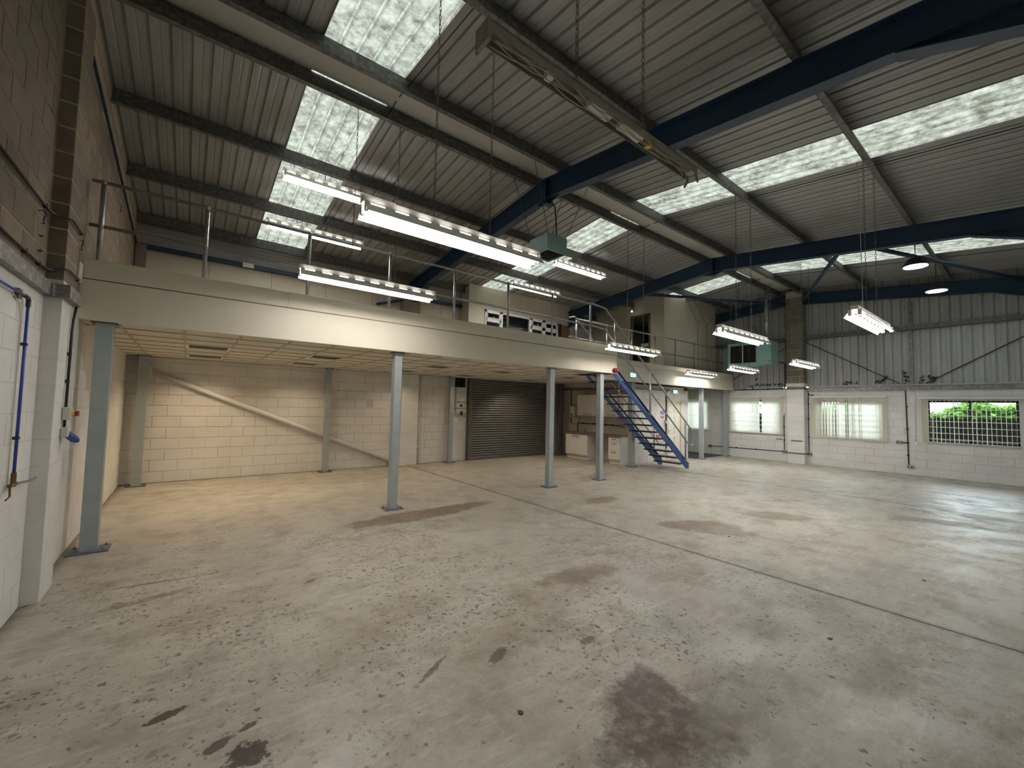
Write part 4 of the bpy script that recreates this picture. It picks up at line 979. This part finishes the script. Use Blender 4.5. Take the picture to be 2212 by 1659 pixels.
for k, (x, y, z, mode, lab) in enumerate(LT):
    r = lps[k]
    r.location = (x, y, z); W[r.name] = (x, y, z); r['label'] = lab; r['group'] = 'twin-tube fluorescent lights'
    zt = min(roofz(y, RT), roofz(y, SH))
    near = min(PO, key=lambda a: abs(abs(y - YR) - a)); onp = abs(abs(y - YR) - near) < .12
    ztop = roofz(y, RT) + .011 if onp else roofz(y, SH) - .002
    for dx in (-.30, .30):
        if mode == 0: MB().tube([(x + dx, y, z + .149), (x + dx, y, ztop)], .006, 6).build('hanger', m_blackp, r)
        elif mode == 1: MB().chain(x + dx, y, z + .148, ztop).build('chain', m_rust if k in (0, 1) else m_dgalv, r)
        else:
            zs = z + 1.75
            MB().tube([(x + dx, y, z + .149), (x + dx, y, zs)], .006, 6).build('hanger', m_blackp, r)
            yy = [YR + s * a for s in (1, -1) for a in PO]; lo = max([v for v in yy if v < y + .05]); hi = min([v for v in yy if v > y + .05])
            for q in (lo, hi): MB().tube([(x + dx, y, zs), (x + dx, q, roofz(q, RT) + .012)], .005, 5).build('bridle', m_blackp, r)
    for dx in (-.30, .30): MB().box(x + dx - .02, x + dx + .02, y - .012, y + .012, z + .148, z + .156).build('hook_plate', m_galv, r)
MB().tube([(7.50, 1.55, 3.13), (7.51, 1.56, 4.2), (7.46, 1.57, 5.34)], .005, 5).build('lamp_cable', m_wire, label='pale flex beside the chain of the light below the LED lamps', cat='cable')
# dead fitting: empty dusty channel with loose wires
df = thing('dead_light_fitting', (1.86, 1.50, 3.36), 'dusty open light channel with loose wires and no tubes', 'light')
x0, x1, yy, zz = .97, 2.74, 1.50, 3.37
MB().box(x0, x1, yy - .045, yy + .045, zz + .046, zz + .05).box(x0, x1, yy - .045, yy - .042, zz, zz + .05).box(x0, x1, yy + .042, yy + .045, zz, zz + .05).build('channel', m_tray, df)
MB().box(x0 - .02, x0, yy - .05, yy + .05, zz - .05, zz + .05).build('end_cap', m_tray, df)
for a, b2, mm in ((1.66, 1.84, m_wplast), (1.93, 2.14, m_wplast)): MB().bbox(a, b2, yy - .028, yy + .028, zz + .005, zz + .046, .004).build('ballast', mm, df)
MB().bbox(1.34, 1.38, yy - .02, yy + .02, zz, zz + .046, .004).build('terminal_block', m_wplast, df); MB().bbox(2.20, 2.24, yy - .02, yy + .02, zz, zz + .046, .004).build('starter', m_yel, df)
for j in range(5):
    pts = [(x0 + .05 + i * (x1 - x0 - .1) / 14, yy - .03 + .012 * j + .012 * math.sin(i * 1.3 + j * 2), zz + .015 - .018 * abs(math.sin(i * .9 + j))) for i in range(15)]
    MB().tube(pts, .0028, 5).build('wire', m_wire, df)
for e in (x0 - .01, x1):
    for sg in (-1, 1): MB().tube([(e, yy + sg * .03, zz + .02), (e + .01, yy + sg * .035, zz - .02), (e - .005, yy + sg * .05, zz - .06)], .008, 6).build('lampholder', m_tray, df)
for dx in (-.30, .30): MB().chain(1.86 + dx, yy, zz + .05, roofz(yy, RT) + .011).build('chain', m_rust, df)
# LED high bays
for lab, x in (('round LED high bay lamp hung by the staircase rafter', 11.25), ('round LED high bay lamp hung nearer the end wall cladding', 13.85)):
    y, z = 1.50, 4.66; t = thing('high_bay_lamp', (x, y, z), lab, 'light', 'round LED lamps')
    MB().lathe((x, y, z), [(.185, -.004), (.205, .0), (.205, .03), (.16, .06), (.10, .075), (.10, .15), (.03, .155)], 24).build('body', m_black, t)
    MB().lathe((x, y, z), [(.05, -.012), (.182, -.008), (.182, -.003)], 24).build('lens', m_bay, t)
    mb = MB()
    for i in range(16):
        g = i * math.pi / 8; mb.tube([(x + .10 * math.cos(g), y + .10 * math.sin(g), z + .08), (x + .15 * math.cos(g), y + .15 * math.sin(g), z + .09), (x + .11 * math.cos(g), y + .11 * math.sin(g), z + .15)], .005, 4)
    mb.build('cooling_fins', m_black, t)
    MB().tube([(x - .05, y, z + .15), (x - .03, y, z + .22), (x, y, z + .24), (x + .03, y, z + .22), (x + .05, y, z + .15)], .006, 6).build('bracket', m_black, t)
    for dx in (-.06, .06): MB().tube([(x, y, z + .24), (x + dx, y, roofz(y, RT) + .012)], .006, 5).build('hanger', m_blackp, t)

# ------------------------------------------------------------------ heaters
h1 = thing('unit_heater', (4.755, 5.185, 4.32), 'small teal unit heater hung on cords under the roof ridge', 'heater')
MB().bbox(4.53, 4.98, 4.95, 5.42, 4.335, 4.60, .012).build('casing', m_teal, h1)
mb = MB()
for a, b2, c, d in ((4.53, 4.98, 4.95, 4.99), (4.53, 4.98, 5.38, 5.42), (4.53, 4.57, 4.99, 5.38), (4.94, 4.98, 4.99, 5.38)): mb.box(a, b2, c, d, 4.318, 4.336)
mb.build('outlet_rim', m_teal, h1); MB().box(4.57, 4.94, 4.99, 5.38, 4.330, 4.334).build('outlet_opening', m_dark, h1)
for i in range(5): MB().box(4.575, 4.935, 5.02 + i * .075, 5.026 + i * .075, 4.316, 4.334).build('louvre', m_black, h1)
mb = MB()
for r in (.08, .14, .19):
    mb.tube([(4.755 + r * math.cos(i * math.pi / 10), 5.185 + r * math.sin(i * math.pi / 10), 4.61 + .045 * (1 - (r / .2) ** 2) + .01) for i in range(21)], .004, 5, False)
mb.build('fan_guard', m_black, h1)
for (ax, ay), (bx, by, bz) in zip(((4.55, 5.40), (4.55, 4.97), (4.96, 5.40), (4.96, 4.97)), ((4.34, 5.66, 5.75), (4.29, 5.04, 5.75), (5.53, 5.66, 5.75), (5.58, 5.04, 5.75))):
    MB().tube([(ax, ay, 4.595), (bx, by, bz)], .006, 5).build('suspension_cord', m_dgalv, h1)
MB().tube([(4.97, 5.2, 4.60), (5.05, 5.3, 4.95), (5.15, 5.45, 5.40), (5.0, 5.5, 5.62)], .012, 6).build('flex', m_black, h1)
h2 = thing('warm_air_heater', (15.25, 6.07, 3.27), 'big teal warm air heater with a louvred front by the block pier', 'heater')
hx, ya, yb, za, zb = 14.95, 5.46, 6.86, 3.27, 4.07
MB().bbox(hx, hx + .65, ya, yb, za, zb, .015).build('casing', m_teal, h2)
MB().box(hx - .004, hx + .01, 5.92, 6.75, za + .10, zb - .10).build('outlet_opening', m_dark, h2)
for i in range(10): MB().add([(hx - .03, 5.93, za + .13 + i * .06), (hx - .03, 6.74, za + .13 + i * .06), (hx + .002, 6.74, za + .165 + i * .06), (hx + .002, 5.93, za + .165 + i * .06), (hx - .03, 5.93, za + .127 + i * .06), (hx - .03, 6.74, za + .127 + i * .06), (hx + .002, 6.74, za + .162 + i * .06), (hx + .002, 5.93, za + .162 + i * .06)], [(0, 1, 2, 3), (7, 6, 5, 4), (0, 4, 5, 1), (3, 2, 6, 7)]).build('louvre', m_black, h2)
MB().box(hx - .034, hx - .002, 6.32, 6.345, za + .10, zb - .10).build('louvre_stay', m_gplast, h2)
MB().box(hx - .003, hx + .003, 5.50, 5.53, za + .09, za + .12).build('badge', m_dark, h2); MB().box(hx - .003, hx + .003, 5.45, 5.75, za + .13, za + .136).build('panel_seam', m_dark, h2)
MB().tube([(15.28, 5.70, 4.07), (15.28, 5.70, roofz(5.7, SH) - .005)], .065, 14).build('flue', m_tube, h2, smooth=True)
MB().lathe((15.28, 5.70, 4.72), [(.069, 0), (.075, .01), (.075, .05), (.069, .06)], 14).build('flue_joint', m_galv, h2)
for yy in (5.52, 6.80): MB().tube([(15.1, yy, 4.06), (15.1, yy, roofz(yy, SH) - .004)], .008, 6).build('drop_rod', m_galv, h2)
gp = thing('gas_pipe', (16.3, 6.4, 2.5), 'black gas pipe along the end wall up to the big teal heater', 'pipe')
MB().tube([(XR - .03, 7.25, 2.515), (XR - .03, 5.62, 2.525), (XR - .03, 5.56, 2.56), (XR - .03, 5.55, 2.65), (XR - .03, 5.55, 3.36), (XR - .08, 5.56, 3.43), (15.9, 5.62, 3.43), (15.6, 5.62, 3.43)], .018, 8).build('pipe', m_blackp, gp, smooth=True)
for y_ in (6.9, 6.1): MB().box(XR - .05, XR, y_ - .015, y_ + .015, 2.49, 2.55).build('clip', m_black, gp)

# ------------------------------------------------------------------ end wall services
MB().box(XR - .055, XR - .006, YF + .01, 4.91, 2.425, 2.545).build('cable_trunking', m_galv, label='long galvanised trunking along the end wall over the windows', cat='trunking')
ec = thing('wall_conduit', (XR - .02, 6.3, .33), 'black conduit low along the end wall from carpet to pier', 'conduit', 'black conduits on the end wall')
MB().tube([(XR - .02, 8.10, .325), (XR - .02, 5.66, .35)], .013, 8).build('pipe', m_blackp, ec); MB().tube([(XR - .02, 5.60, .35), (XR - .02, 5.47, .35), (RX - .02, 5.43, .35), (RX - .02, 4.94, .35), (RX + .02, 4.90, .35), (XR - .02, 4.89, .35)], .013, 8).build('pipe', m_blackp, ec)
MB().tube([(XR - .02, 5.60, 1.60), (XR - .02, 5.60, .38)], .013, 8).build('pipe', m_blackp, ec)
MB().bbox(XR - .06, XR - .002, 5.555, 5.645, 1.60, 1.69, .006).build('junction_box', m_gplast, ec)
for y_ in (7.2, 6.5): MB().box(XR - .04, XR, y_ - .015, y_ + .015, .315, .365).build('clip', m_black, ec)
for z_ in (.75, 1.2): MB().box(XR - .04, XR, 5.575, 5.625, z_ - .015, z_ + .015).build('clip', m_black, ec)
e2 = thing('wall_conduit', (XR - .02, 4.87, .4), 'black conduit dropping beside the pier to a low socket', 'conduit', 'black conduits on the end wall')
MB().tube([(XR - .02, 4.87, 2.43), (XR - .02, 4.87, .38)], .013, 8).build('pipe', m_blackp, e2)
for z_ in (.9, 1.5, 2.0): MB().box(XR - .04, XR, 4.845, 4.895, z_ - .015, z_ + .015).build('clip', m_black, e2)
e3 = thing('wall_conduit', (XR - .02, 2.46, .25), 'black conduit dropping between the gapped blind and the barred window', 'conduit', 'black conduits on the end wall')
MB().tube([(XR - .02, 2.475, 2.43), (XR - .02, 2.45, .28)], .014, 8).build('pipe', m_blackp, e3); MB().tube([(XR - .02, 2.455, .91), (XR - .02, 2.56, .915)], .014, 8).build('pipe', m_blackp, e3)
for z_ in (.55, .91, 1.3, 1.95): MB().box(XR - .04, XR, 2.43, 2.485, z_ - .015, z_ + .015).build('clip', m_black, e3)
e4 = thing('switch_conduit', (XR - .015, 2.27, .9), 'thin grey conduit running down to a small switch by the barred window', 'conduit')
MB().tube([(XR - .012, 2.265, 2.43), (XR - .012, 2.29, .95)], .007, 6).build('pipe', m_gplast, e4); MB().bbox(XR - .035, XR - .002, 2.25, 2.33, .86, .945, .005).build('switch', m_wplast, e4)
socket('twin_socket', 'metal twin socket low on the end wall over the carpet', (XR, 8.18, .325), grp='metal sockets')
socket('twin_socket', 'metal twin socket low on the end wall, left beside the pier', (XR, 5.61, .35), grp='metal sockets')
socket('twin_socket', 'metal twin socket low on the end wall, on the gapped blind side of the pier', (XR, 4.85, .345), grp='metal sockets')
socket('twin_socket', 'metal twin socket near the floor at the foot of the conduit', (XR, 2.42, .235), grp='metal sockets')
socket('twin_socket', 'metal twin socket at sill height beside the gapped blind', (XR, 2.635, .915), grp='metal sockets')
MB().bbox(XR - .02, XR, 5.66, 5.86, .755, .785, .003).build('timber_batten', m_wood, label='short brown timber batten under the closed blind', cat='batten')
MB().bbox(RX - .02, RX, 4.98, 5.31, .745, .78, .003).build('timber_batten', m_wood, label='short brown timber batten fixed on the pier', cat='batten')

# ivy growing in under the cladding
def ivy(label, spots, seed):
    rr = random.Random(seed); s = spots[0]; t = thing('ivy_sprig', (XR - .01, s[0], s[1]), label, 'ivy')
    pts = [(XR - .012, y, z) for y, z in spots]; MB().tube(pts, .004, 4).build('stem', m_ivy, t)
    mb = MB()
    for i in range(len(spots) - 1):
        for k in range(5):
            f = rr.random(); y = spots[i][0] + f * (spots[i + 1][0] - spots[i][0]) + rr.gauss(0, .05); z = spots[i][1] + f * (spots[i + 1][1] - spots[i][1]) + rr.gauss(0, .03); L = rr.uniform(.025, .05); a = rr.uniform(0, 6.28)
            q = [(L * math.cos(a + g) * rd, L * math.sin(a + g) * rd) for g, rd in ((0, 1.2), (.8, .55), (1.4, .95), (2.4, .5), (3.14, .55), (3.9, .5), (4.9, .95), (5.5, .55))]
            mb.add([(XR - .02 - rr.uniform(0, .02), y + u, z + v) for u, v in q], [tuple(range(8))])
    mb.build('leaves', m_ivy, t, kind='stuff')
ivy('dark ivy climbing the cladding behind the big teal heater', [(6.3, 2.62), (6.45, 2.95), (6.35, 3.3), (6.5, 3.9), (6.45, 4.5), (6.5, 4.85)], 1)
ivy('dark ivy creeping along the sill under the big teal heater', [(6.75, 2.63), (6.45, 2.72), (6.15, 2.66), (5.85, 2.72), (5.6, 2.66)], 2)
ivy('dark ivy hanging at the top corner beside the pier conduit', [(4.80, 2.36), (4.78, 2.15), (4.75, 2.0), (4.76, 1.8)], 3)
ivy('dark ivy tuft on the sill beside the slim post, pier side', [(3.1, 2.62), (3.05, 2.72), (2.98, 2.64), (2.85, 2.9)], 4)
ivy('dark ivy strand climbing beside the slim post', [(2.46, 2.62), (2.45, 2.85), (2.47, 3.0)], 5)
ivy('dark ivy tufts over the barred window corner', [(2.2, 2.62), (2.1, 2.85), (1.9, 2.78), (1.85, 2.68)], 6)
ivy('dark ivy tuft midway along the sill over the gapped blind', [(3.9, 2.62), (3.8, 2.70), (3.6, 2.66)], 8)

# ------------------------------------------------------------------ left wall services
lt = thing('wall_trunking', (XL + .03, 4.8, 2.56), 'galvanised trunking along the left wall and round its pier', 'trunking')
MB().box(XL, XL + .05, 3.4, PY0 - .05, 2.555, 2.665).build('run', m_galv, lt); MB().box(XL, PX + .05, PY0 - .05, PY0 - .001, 2.555, 2.665).build('run', m_galv, lt); MB().box(PX + .001, PX + .05, PY0 - .001, PY1 + .02, 2.555, 2.665).build('run', m_galv, lt)
MB().box(XL + .055, XL + .075, PY0 - .053, PY0 - .049, 2.555, 2.665).build('joint_strap', m_chrome, lt)
def path_conduit(label, pts, r, clips, cat='conduit'):
    t = thing('wall_conduit', pts[0], label, cat)
    MB().tube(pts, r, 8).build('pipe', m_blackp, t, smooth=True)
    for c in clips: MB().box(c[0] - .013, c[0] + .013, c[1] - .014, c[1] + .014, c[2] - .016, c[2] + .016).build('clip', m_black, t)
    return t
path_conduit('black conduit on the bare blocks, bending round the left pier', [(XL + .022, 3.4, 3.22), (XL + .022, 5.02, 3.24), (XL + .05, 5.11, 3.245), (PX - .02, 5.125, 3.25), (PX + .02, 5.17, 3.255), (PX + .02, 5.60, 3.26), (XL + .05, 5.66, 3.26), (XL + .022, 5.72, 3.265), (XL + .022, 6.1, 3.27)], .0105, [(XL + .02, 4.9, 3.24), (XL + .02, 5.85, 3.265)])
path_conduit('black conduit running just above the galvanised trunking on the left wall', [(XL + .022, 3.4, 2.755), (XL + .022, 5.02, 2.76), (XL + .05, 5.11, 2.77), (PX - .02, 5.125, 2.80), (PX + .02, 5.17, 2.81), (PX + .02, 5.60, 2.82), (XL + .06, 5.68, 2.80), (XL + .022, 5.75, 2.78), (XL + .022, 6.1, 2.76)], .0105, [(XL + .02, 4.5, 2.757), (XL + .02, 4.85, 2.758)])
path_conduit('black conduit dropping down the left pier to the isolator switch', [(PX + .018, 5.575, 2.56), (PX + .018, 5.56, 2.51), (PX + .018, 5.50, 2.42), (PX + .018, 5.475, 2.30), (PX + .018, 5.47, 1.38)], .0105, [(PX + .015, 5.474, 2.1), (PX + .015, 5.472, 1.85)])
iso = thing('isolator_switch', (PX, 5.47, 1.5), 'grey isolator switch with red and yellow knob on the left pier', 'switch')
MB().bbox(PX, PX + .06, 5.425, 5.53, 1.50, 1.615, .008).build('box', m_gplast, iso)
MB().lathe((PX + .06, 5.475, 1.557), [(.028, 0), (.028, .018)], 14, 'x').build('knob_base', m_yel, iso); MB().bbox(PX + .078, PX + .105, 5.448, 5.502, 1.535, 1.58, .005).build('knob', m_red, iso)
bs = thing('industrial_socket', (PX, 5.47, 1.3), 'blue industrial socket under the isolator on the left pier', 'socket')
MB().bbox(PX, PX + .055, 5.42, 5.535, 1.345, 1.435, .008).build('box', m_gplast, bs); MB().tube([(PX + .025, 5.475, 1.385), (PX + .095, 5.475, 1.315)], .032, 12).build('shroud', m_sblue, bs); MB().bbox(PX + .085, PX + .12, 5.448, 5.502, 1.292, 1.33, .005).build('flap', m_sblue, bs)
ap = thing('air_pipe', (XL + .03, 4.63, 1.05), 'blue compressed air pipe with brass tap on the white left wall', 'pipe')
MB().tube([(XL + .03, 3.4, 2.425), (XL + .03, 4.54, 2.436)], .0095, 10).build('pipe', m_bluep, ap, smooth=True); MB().tube([(XL + .03, 4.625, 2.38), (XL + .03, 4.625, 1.13)], .0095, 10).build('pipe', m_bluep, ap, smooth=True)
MB().tube([(XL + .03, 4.53, 2.436), (XL + .03, 4.60, 2.436), (XL + .03, 4.625, 2.42), (XL + .03, 4.625, 2.37)], .014, 8).build('elbow', m_black, ap)
for z_ in (1.40, 2.09): MB().box(XL + .003, XL + .042, 4.605, 4.645, z_ - .010, z_ + .010).build('clip', m_black, ap)
MB().bbox(XL, XL + .03, 4.42, 4.48, 2.40, 2.47, .004).build('bracket', m_brass, ap)
MB().tube([(XL + .03, 4.625, 1.15), (XL + .03, 4.625, 1.05)], .015, 8).build('tee', m_brass, ap); MB().tube([(XL + .03, 4.55, 1.065), (XL + .03, 4.70, 1.06)], .014, 8).build('valve_body', m_brass, ap)
MB().tube([(XL + .03, 4.70, 1.06), (XL + .06, 4.90, 1.05), (XL + .06, 5.04, 1.05)], .009, 6).build('valve_lever', m_tube, ap); MB().tube([(XL + .03, 4.56, 1.06), (XL + .05, 4.48, 1.0), (XL + .05, 4.40, .99)], .006, 6).build('spigot', m_brass, ap)
MB().tube([(XL + .012, 4.36, 2.42), (XL + .012, 4.50, 2.38), (XL + .012, 4.58, 2.25), (XL + .012, 4.585, 1.12)], .0035, 5).build('earth_cable', m_gplast, label='thin grey cable beside the blue air pipe', cat='cable')
for k, (y, z) in enumerate(((4.83, 3.12), (6.22, 3.31), (8.66, 4.62))):
    MB().tube([(XL + .008, y - .035, z + .045), (XL + .03, y + .005, z + .06), (XL + .035, y + .025, z + .03), (XL + .03, y - .01, z - .01), (XL + .03, y + .02, z - .04), (XL + .008, y + .05, z - .03)], .004, 5).build('wall_tie', m_black, label=('bent black wire tie left on the bare blocks before the pier', 'bent black wire tie left on the bare blocks by the fascia end', 'bent black wire tie high on the left wall over the mezzanine')[k], cat='wall tie')
for k, (y, z) in enumerate(((4.86, 2.98), (4.86, 2.86))):
    MB().tube([(XL + .006, y - .02, z), (XL + .03, y, z + .004), (XL + .006, y + .025, z)], .004, 5).build('wall_staple', m_black, label='%s of two small black wire staples on the bare blocks under the wire tie' % ('upper', 'lower')[k], cat='wall tie')
MB().bbox(XL, XL + .02, 6.28, 6.44, 2.95, 3.16, .003).build('cover_plate', m_wplast, label='white cover plate on the left wall at the fascia end', cat='plate')
sw = thing('light_switch', (XL, 8.5, 1.9), 'small white light switch on the left wall under the mezzanine', 'switch'); MB().bbox(XL, XL + .03, 8.44, 8.56, 1.86, 1.99, .005).build('plate', m_wplast, sw); MB().bbox(XL + .03, XL + .038, 8.48, 8.52, 1.90, 1.95, .002).build('rocker', m_gplast, sw)
# small spot lamp at the upper doorway
sl = thing('spot_lamp', (12.4, 9.0, 5.2), 'tiny spot lamp above the upper room doorway', 'light'); MB().tube([(UX, 9.05, 5.30), (12.45, 9.05, 5.25)], .012, 6).build('arm', m_black, sl); MB().ball((12.43, 9.05, 5.22), .03).build('bulb', EM('spot_bulb', (1, .96, .9), 6), sl)
# small paint flakes and debris on the floor
rr = random.Random(11)
for k, (x, y) in enumerate(((6.1, .82), (3.93, 1.05), (1.55, 1.85), (5.9, 2.7))):
    pts = [(x + .018 * math.cos(g) * rr.uniform(.6, 1.3), y + .018 * math.sin(g) * rr.uniform(.6, 1.3)) for g in [i * math.pi / 3 for i in range(6)]]
    MB().prism(pts, 'z', 0, .006).build('debris_flake', m_tread, label='small dark flake lying on the floor ' + ('on the middle slab, well beyond the saw cut', 'just short of the long saw cut', 'beside the big dark oil stain', 'beside the oval brown stain')[k], cat='debris')
